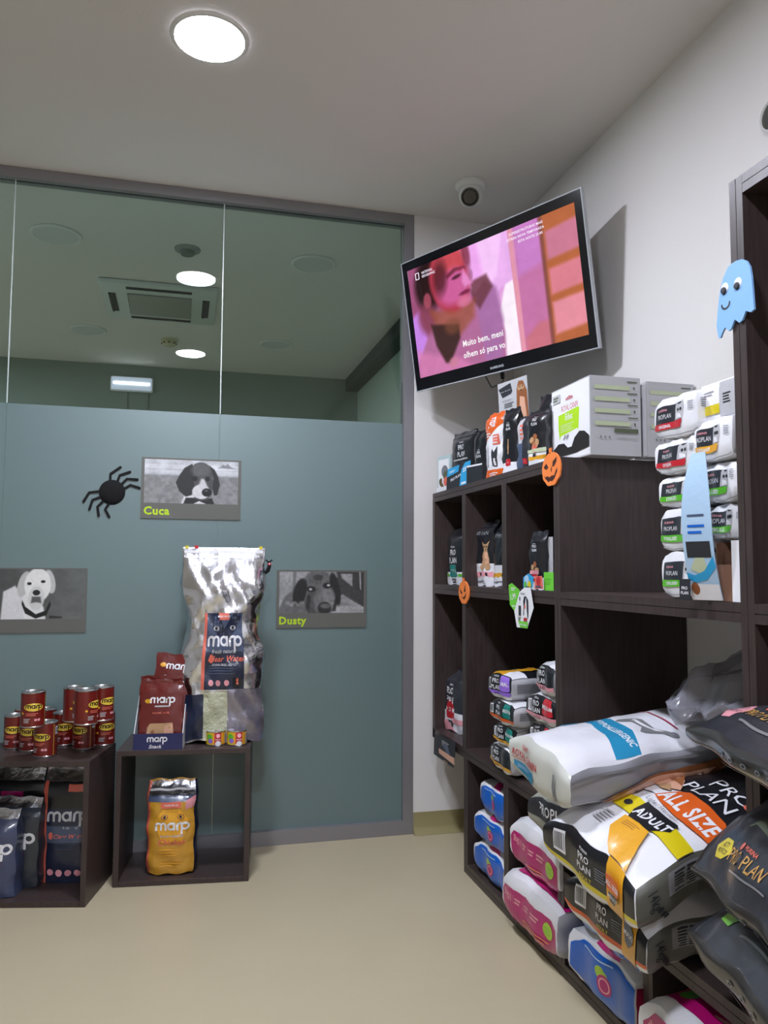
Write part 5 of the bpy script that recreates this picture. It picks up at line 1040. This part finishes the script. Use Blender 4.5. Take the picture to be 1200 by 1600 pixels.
def artas(S):
    art14(S, YEL, None); S.rect('F', -1, .10, 1, 1, BLACK); S.tf = (.60, -.40)
    S.rect('F', -1, .28, 1, 1, BLACK); S.poly('F', [(-1, .1), (-1, .35), (0, .42), (1, .22), (1, .05)], WHITE); S.poly('F', [(-1, 1), (-1, .2), (-.2, .3), (-.45, .65), (-.3, 1)], LGREY)
    S.poly('F', [(-1, -.20), (-1, -.42), (-.2, -.38), (1, -.45), (1, -.20), (-.2, -.12)], YEL)
    for u in (-.85, -.55, -.2): S.ell('F', u, -.29 if u < -.5 else -.26, .014, INKD)
    S.poly('F', [(-.0, -.10), (.62, -.12), (.68, -.28), (.45, -.46), (.05, -.44), (-.02, -.3)], BLACK); S.text('F', 'ADULT', .33, -.28, .040, WHITE, 0, .035, .56)
    S.poly('F', [(-.08, .05), (.0, .38), (.12, .46), (.8, .42), (.92, .34), (.96, .02), (.6, -.02), (.2, .0)], ORANGE); S.text('F', 'ALL SIZE', .42, .19, .066, WHITE, 0, .035, .41)
    S.text('F', 'WEIGHT', -.45, -.05, .024, INKD, 0, .0, .6); S.text('F', 'Light / Sterilised', .22, -.05, .020, INKG, 0, .0, .55)
    S.poly('F', [(.0, -.44), (.52, -.46), (.45, -.62), (.48, -1), (.42-.0, -1), (.40, -1), (-.02+.42, -1), (.05, -.7)], OCHRE); S.poly('F', [(.06, -.46), (.5, -.46), (.8, -1), (.42, -1), (.30, -.75)], OCHRE); S.lines('F', .12, -.6, .42, -.5, 3, BROWN, .3)
    S.lines('F', -.75, -.72, -.45, -.5, 5, LGREY, .5, 3); S.lines('F', -.35, -.75, -.08, -.5, 5, LGREY, .5, 4)
    S.text('F', 'PRO', .38, .92, .065, WHITE, 0, .0, .66); S.text('F', 'PLAN', .28, .62, .065, WHITE, 0, .0, .66); S.ell('F', .72, .86, .016, CORAL)
    S.poly('F', [(-1, .55), (-.55, .35), (-.2, .25), (.0, .4), (-.2, .62), (-.6, .85), (-1, .95)], PEACH); S.poly('F', [(-.9, .75), (-.3, .5), (-.1, .5), (-.3, .72), (-.9, 1)], BROWN); S.poly('F', [(-.35, .3), (-.15, .2), (-.05, .28), (-.2, .4)], TAN)
    S.poly('D', [(.46, .55), (.74, .55), (.73, .05), (.47, .05)], ORANGE); S.text('D', 'ALL SIZE', .6, .28, .012, WHITE, 0, .03, .7); S.poly('D', [(.5, -.02), (.7, -.02), (.66, -.35), (.54, -.35)], DARK); S.text('D', 'ADULT', .6, -.15, .008, WHITE)
lie('big_food_bag', 'large white bag lettered ALL SIZE ADULT with an orange badge, drooping out of the shelving', 'pet food bag', 'large dog food bags in the pile', (853, 997, 1350), zg+.142, PX(.83), 4, .58, .135, dict(BIG, seed=131, droop=.045, dstart=.1, wr=.008), artas, roll=-.11, lift=.12)
def artgp(S): S.base(mat('grey_green_film', srgb(150, 150, 138), rough=.4)); S.rect('D', -1, -.2, 1, .8, DARK); logo(S, 'D', -.1, .3, .034, two=False)
lie('big_food_bag', 'grey green bag end lettered PRO PLAN squeezed under the big white hypoallergenic bag', 'pet food bag', 'large dog food bags in the pile', (836, 905, 1268), zg+.13, PX(.93), 6, .42, .125, dict(BIG, seed=132, droop=.03, bulge=.05, n=(14, 18, 8)), artgp, wd=.27)
def artrc(S):
    RCW = film('pearl_white_film', 226, 226, 232, rough=.28, bump=.2); S.base(RCW, R=mat('silver_grey_film', srgb(150, 150, 156), rough=.4, coat=.2), D=mat('pearl_grey_end', srgb(206, 208, 200), rough=.4, coat=.3))
    S.poly('F', [(-.95, -.22), (-.4, -.08), (.4, -.1), (1, -.28), (1, -.05), (.4, .14), (-.4, .15), (-.9, .0)], TURQ) if False else None
    S.tf = (.75, -.25)
    S.poly('F', [(-.75, .04), (-.68, -.16), (.2, -.24), (.92, -.40), (.98, -.08), (.3, .10), (-.55, .16)], TURQ); S.text('F', 'HYPOALLERGENIC', .12, -.06, .025, WHITE, -6, .025, .56)
    S.poly('F', [(-1, -.55), (-.75, -.42), (-.7, -.25), (-.85, -.2), (-1, -.3)], TURQ); S.poly('F', [(-.85, -.12), (-.6, -.1), (-.58, .02), (-.8, .0)], TURQ)
    S.tf = (.75, -.25)
    S.poly('F', [(-.35, .30), (-.1, .42), (.35, .4), (.55, .52), (.72, .56), (.74, .48), (.58, .40), (.5, .2), (.42, .16), (.2, .28), (-.1, .26), (-.35, .14), (-.42, .2)], GREY); S.poly('F', [(-.2, .34), (.3, .37), (.5, .46), (.46, .36), (.2, .31), (-.15, .29)], WHITE); S.ell('F', .66, .53, .012, INKG)
    S.lines('F', -.7, .62, .7, .66, 1, film('crimson2', 160, 60, 80), .6)
    S.text('D', 'ROYAL CANIN', -.46, .22, .019, RED, -4, .015, .6); S.rect('D', -.92, -.0, -.1, .03, RED); S.poly('D', [(-.85, -.12), (-.15, -.16), (-.15, -.62), (-.6, -.58), (-.85, -.42)], TURQ); S.lines('D', -.75, -.4, -.25, -.22, 2, SKYC, .4)
    for i in range(5): S.poly('D', [(-.58+.05*i, .5), (-.56+.05*i, .5), (-.545+.05*i+(i-2)*.01, .68), (-.57+.05*i+(i-2)*.01, .7)], RED)
    S.poly('D', [(.5, -.8), (.42, -.2), (.5, .4), (.56, .42), (.53, -.1), (.6, -.8)], GREY)
    S.poly('R', [(-.75, -1), (-.55, -.5), (.1, .0), (.85, .1), (.9, -.3), (.5, -.55), (.4, -1)], BROWN); S.poly('R', [(-.7, -1), (-.5, -.6), (.0, -.3), (.4, -.5), (.2, -1)], PEACH); S.lines('R', -1, .5, 1, .75, 1, GREY, .6)
def rcx(root, S): strip('crimped_top', S, 'F', -.96, .90, .96, .99, mat('clear_crimp', srgb(176, 174, 182), rough=.2, coat=.5), root, .003)
lie('big_food_bag', 'large white hypoallergenic bag with a turquoise banner on top of the pile', 'pet food bag', 'large dog food bags in the pile', (800, 893, 1175), .558, PX(.80), 6, .56, .12, dict(BIG, seed=133, droop=.012, dstart=.2, wr=.009, bot=.1, tk=.95, top=.5), artrc, roll=-.13, lift=.10, extra=rcx)
# crumpled clear bag and white pack behind
CLR = bpy.data.materials.new('crumpled_clear_plastic'); CLR.use_nodes = True; b_ = CLR.node_tree.nodes['Principled BSDF']
b_.inputs['Base Color'].default_value = (.36, .36, .41, 1); b_.inputs['Roughness'].default_value = .2; b_.inputs['Alpha'].default_value = .5; b_.inputs['Coat Weight'].default_value = .6
S = Skin(.30, .34, .10, False, 141, (26, 26, 6), top=.5, bot=.5, tk=.1, side=.5, bulge=.3, wr=.03, wl=.14); S.base(CLR)
pack('clear_bag', 'crumpled clear plastic bag heaped behind the hypoallergenic bag', 'plastic bag', S, axes((1.27, 1.50, .765), (0, -1, .0), (.9, 0, .25)), None, 'bag_film')
S = Skin(.30, .30, .08, True, 142, (14, 14, 5), top=.3, tk=.3, side=.3, bulge=.12, wr=.008, wl=.1); S.base(LGREY); S.lines('F', -.7, .6, .2, .75, 2, INKG, .4)
pack('white_pack', 'pale grey pack with dark print standing against the wall under the bridging shelf', 'pet food bag', S, axes((1.34, 1.44, .62), (.0, -1, 0), (.02, 0, 1)), None)
S = Skin(.35, .30, .30, True, 143, (8, 8, 6), r=.01, side=.1, wr=.004); S.base(DARK)
pack('big_food_bag', 'plain dark bag lying at the back under the clear plastic bag', 'pet food bag', S, axes((1.22, 1.44, .53-.0), (0, -1, 0), (0, 0, .5)), 'large dog food bags in the pile') if False else None

# --- cat food bags on the bridging shelf
G7 = 'white cat food bags stacked on the bridging shelf'
def artcat(col, nm):
    def f(S):
        S.base(WHITE); S.poly('D', [(-.92, -.28), (-.86, .62), (.42, .62), (.36, -.28)], DARK); S.poly('D', [(.0, -.25), (.06, .5), (.14, .68), (.2, .52), (.34, .52), (.42, .7), (.44, .3), (.38, -.25)], LGREY); S.ell('D', .2, .25, .004, INKD); S.ell('D', .33, .25, .004, INKD); S.poly('D', [(.1, .1), (.3, .0), (.36, -.2), (.1, -.2)], WHITE)
        S.text('D', 'PURINA', -.5, .40, .005, PINK); S.text('D', 'PROPLAN', -.45, .08, .0108, WHITE, 0, .0, .60); S.poly('D', [(-.96, -.62), (-.93, -.28), (.38, -.28), (.30, -.62)], col); S.text('D', nm, -.45, -.45, .0075, WHITE, 0, .03, .7)
        S.rect('D', -1, -.95, 1, -.90, LGREY); S.lines('D', .6, .1, .85, .55, 5, INKG, .5); S.lines('R', -.95, .1, -.75, .6, 5, INKG, .5); S.ell('R', -.6, -.3, .008, INKD)
    return f
BC = dict(r=.006, side=.12, bulge=.06, wr=.005, wl=.09, bot=.06, tk=.93, top=.3)
GRN = film('leaf_green_ink', 92, 186, 44)
zz = zm+.001; Ls = [.098, .094, .072, .078, .092]
for i, (x0, X, col, nm, lab) in enumerate([(1034, 1.012, GRN, 'STERILISED', 'bottom green sterilised bag'), (1034, 1.010, GRN, 'STERILISED', 'second bag up, green sterilised,'), (1040, 1.014, GRN, 'STERILISED', 'third bag up, green sterilised,'),
                                           (1029, 1.006, RED, 'ORIGINAL', 'fourth bag up with a red kitten band'), (1024, 1.0, RED, 'ORIGINAL', 'topmost bag with a red kitten band')]):
    lie('cat_food_bag', lab+' in the left stack of white cat food', 'cat food bag', G7, (x0, 1094, 800), zz, PX(X), 0, .30, Ls[i], dict(BC, seed=150+i), artcat(col, nm), wd=.150); zz += Ls[i]*.985
# cardboard tray right of it, the right stack on top
C = atX(1121, 942, 1.02); r = empty('cardboard_box', 'open brown and white cardboard box under the right stack of cat food', 'box', None, Matrix.Translation((1.02, (C.y+1.262)/2, zm)))
hw_ = (C.y-1.262)/2; hb = .115
MB().box(0, -hw_, .001, .30, hw_, .003).build('base_panel', KRAFT, r); MB().box(.298, -hw_, .003, .30, hw_, hb).build('back_panel', KRAFT, r)
m = MB(); m.box(0, hw_-.002, .003, .298, hw_, hb); m.build('side_panel', KRAFT, r); m = MB(); m.box(0, -hw_, .003, .298, -hw_+.002, hb); m.build('side_panel', CARDW, r)
m = MB(); m.box(-.002, -hw_, .001, 0, hw_, hb*.62); m.build('front_panel', KRAFT, r); m = MB(); m.box(-.0035, -hw_, .001, -.0021, -hw_*.35, hb*1.02); m.build('white_front_strip', CARDW, r)
zz = zm+.118; Ls = [.074, .084, .086]
for i, (x0, X, col, nm, lab) in enumerate([(1128, 1.026, GRN, 'STERILISED', 'bottom green bag'), (1107, 1.016, GRN, 'STERILISED', 'middle green bag'), (1091, 1.004, OCHRE, 'ELEGANT', 'top bag with a gold band')]):
    wd_ = (.102, .102, .112)[i]
    Y_ = 1.260+wd_/2; S = Skin(wd_, .30, Ls[i], False, 160+i, (12, 16, 6), **BC); artcat(col, nm)(S)
    pack('cat_food_bag', lab+' in the right stack beside the tall bookcase', 'cat food bag', S, axes((X+.15, Y_, zz), (0, -1, 0), (1, 0, 0)), G7); zz += Ls[i]*.985
S = Skin(.112, .26, .075, False, 165, (10, 12, 4), r=.004); S.base(CARDW, F=OCHRE); S.rect('D', .1, -.9, .95, .9, LGREY); S.rect('D', -.7, -.7, .1, -.2, YEL); S.ell('D', -.85, -.5, .008, INKD); S.lines('D', .3, -.3, .75, .3, 4, INKD, .5); S.lines('D', -.7, .3, -.1, .6, 2, INKG, .3)
pack('cat_food_box', 'white and grey carton with a yellow top crowning the right stack', 'box', S, axes((1.02+.13, 1.318, zz), (0, -1, 0), (1, 0, 0)), None, 'carton_body')
def a(S):
    S.base(SKYC); S.rect('F', -1, -1, 1, -.12, SKYC); S.lines('F', -.6, .1, .7, .2, 1, SLATE, .3); S.lines('F', -.6, -.12, .7, .05, 2, BLUE, .4); S.rect('F', -.8, -.42, .8, -.2, INKD); S.poly('F', [(-.7, -.58), (-.3, -.42), (.3, -.42), (.4, -.56), (-.1, -.64)], PALEG); S.poly('F', [(-1, -.62), (-.5, -.66), (.2, -.6), (.9, -.4), (1, -.55), (.3, -.72), (-.5, -.76), (-1, -.7)], CYAN)
    S.rect('F', -1, -1, 1, -.78, CARDW); S.ell('F', -.6, -.84, .009, BROWN, 1.4)
C1 = atX(1108, 942, 1.0); 
S = Skin(.066, .29, .0012, True, 3, (6, 18, 1), curve=.022, cs=-1, pinch=.55); a(S)
pack('leaflet', 'tall curved pale blue leaflet standing before the cat food stacks', 'leaflet', S, axes((.985, 1.335, zm+.001), (.35, -1, 0), (.03, -.30, 1)), None, 'card')
S = Skin(.030, .042, .0012, True, 3, (2, 2, 1)); S.base(CARDD); S.text('F', 'PRO', 0, .15, .006, CARDW); S.text('F', 'PLAN', 0, -.3, .006, CARDW)
pack('tag_card', 'small black card at the foot of the pale blue leaflet', 'card', S, axes((.975, 1.372, zm+.001), (.1, -1, 0), (0, 0, 1)), None, 'card')
S = Skin(.13, .010, .25, True, 3, (2, 2, 2)); S.base(CARDW) 

# --- black bags in the tall bookcase
G8 = 'black bags piled in the tall bookcase'
BKB = dict(r=.012, side=.45, bulge=.16, wr=.008, wl=.14, bot=.25, tk=.5, top=.25, n=(24, 30, 6))
def artacti(hexc, tipc, icons=True):
    def f(S):
        S.base(DARK, D=mat('black_brown_film', srgb(44, 42, 40), rough=.35, coat=.4), B=BLACK, R=BLACK, L=BLACK)
        S.poly('F', [(-.86, -.72), (-.78, -.60), (-.62, -.61), (-.54, -.72), (-.64, -.84), (-.79, -.84)], hexc); S.text('F', 'ACTI', -.70, -.68, .011, INKD, 0, .0, .8); S.text('F', 'PROTECT', -.70, -.76, .009, INKD, 0, .0, .75)
        S.poly('F', [(-.6, -.42), (-.5, -.34), (-.2, -.38), (1, -.42), (1, -.28), (.1, -.24), (-.5, -.22)], tipc); S.text('F', 'PRO PLAN', -.22, -.72, .024, GOLD, 0, .0, .9); S.ell('F', -.40, -.60, .007, CORAL); S.text('F', 'PURINA', -.22, -.60, .008, CORAL); S.lines('F', -.42, -.86, .3, -.82, 1, GREY, .4)
        S.ell('F', -.62, .0, .026, PINK if hexc is PINK else hexc, .6)
        for i in range(5): S.ell('D', -.2+.2*i, -.05, .008, GREY); S.ell('D', -.2+.2*i, -.05, .005, INKD)
        S.lines('D', -.2, -.55, .9, -.5, 1, GREY, .5)
    return f
PKH = PINK
def kb(lab, C, U_, V_, W_, L_, d, seed, af, **kw):
    S = Skin(W_, L_, d, False, seed, BKB['n'], **{k: v for k, v in {**BKB, **kw}.items() if k != 'n'}); af(S); pack('black_food_bag', lab, 'pet food bag', S, axes(C, U_, V_), G8)
kb('topmost black bag with a pink badge and orange tip by the tall bookcase', (1.075, 1.02, .768), (-.30, -1, 0), (1, -.34, .10), .42, .46, .085, 171, artacti(PKH, CORAL), droop=.02, dstart=.3)
YH = film('hex_yellow', 220, 200, 60); LH = film('hex_green', 130, 214, 80)
kb('middle black bag with a yellow badge sagging out of the tall bookcase', (.985, 1.02, .625), (-.28, -1, 0), (.85, -.28, .52), .42, .34, .065, 172, artacti(YH, OLIVE), droop=.035, dstart=.1)
kb('bottom black bag with a green badge in the tall bookcase', (1.065, 1.0, .452), (-.25, -1, 0), (.95, -.26, .12), .44, .48, .085, 173, artacti(LH, ORANGE), droop=.05, dstart=.2)
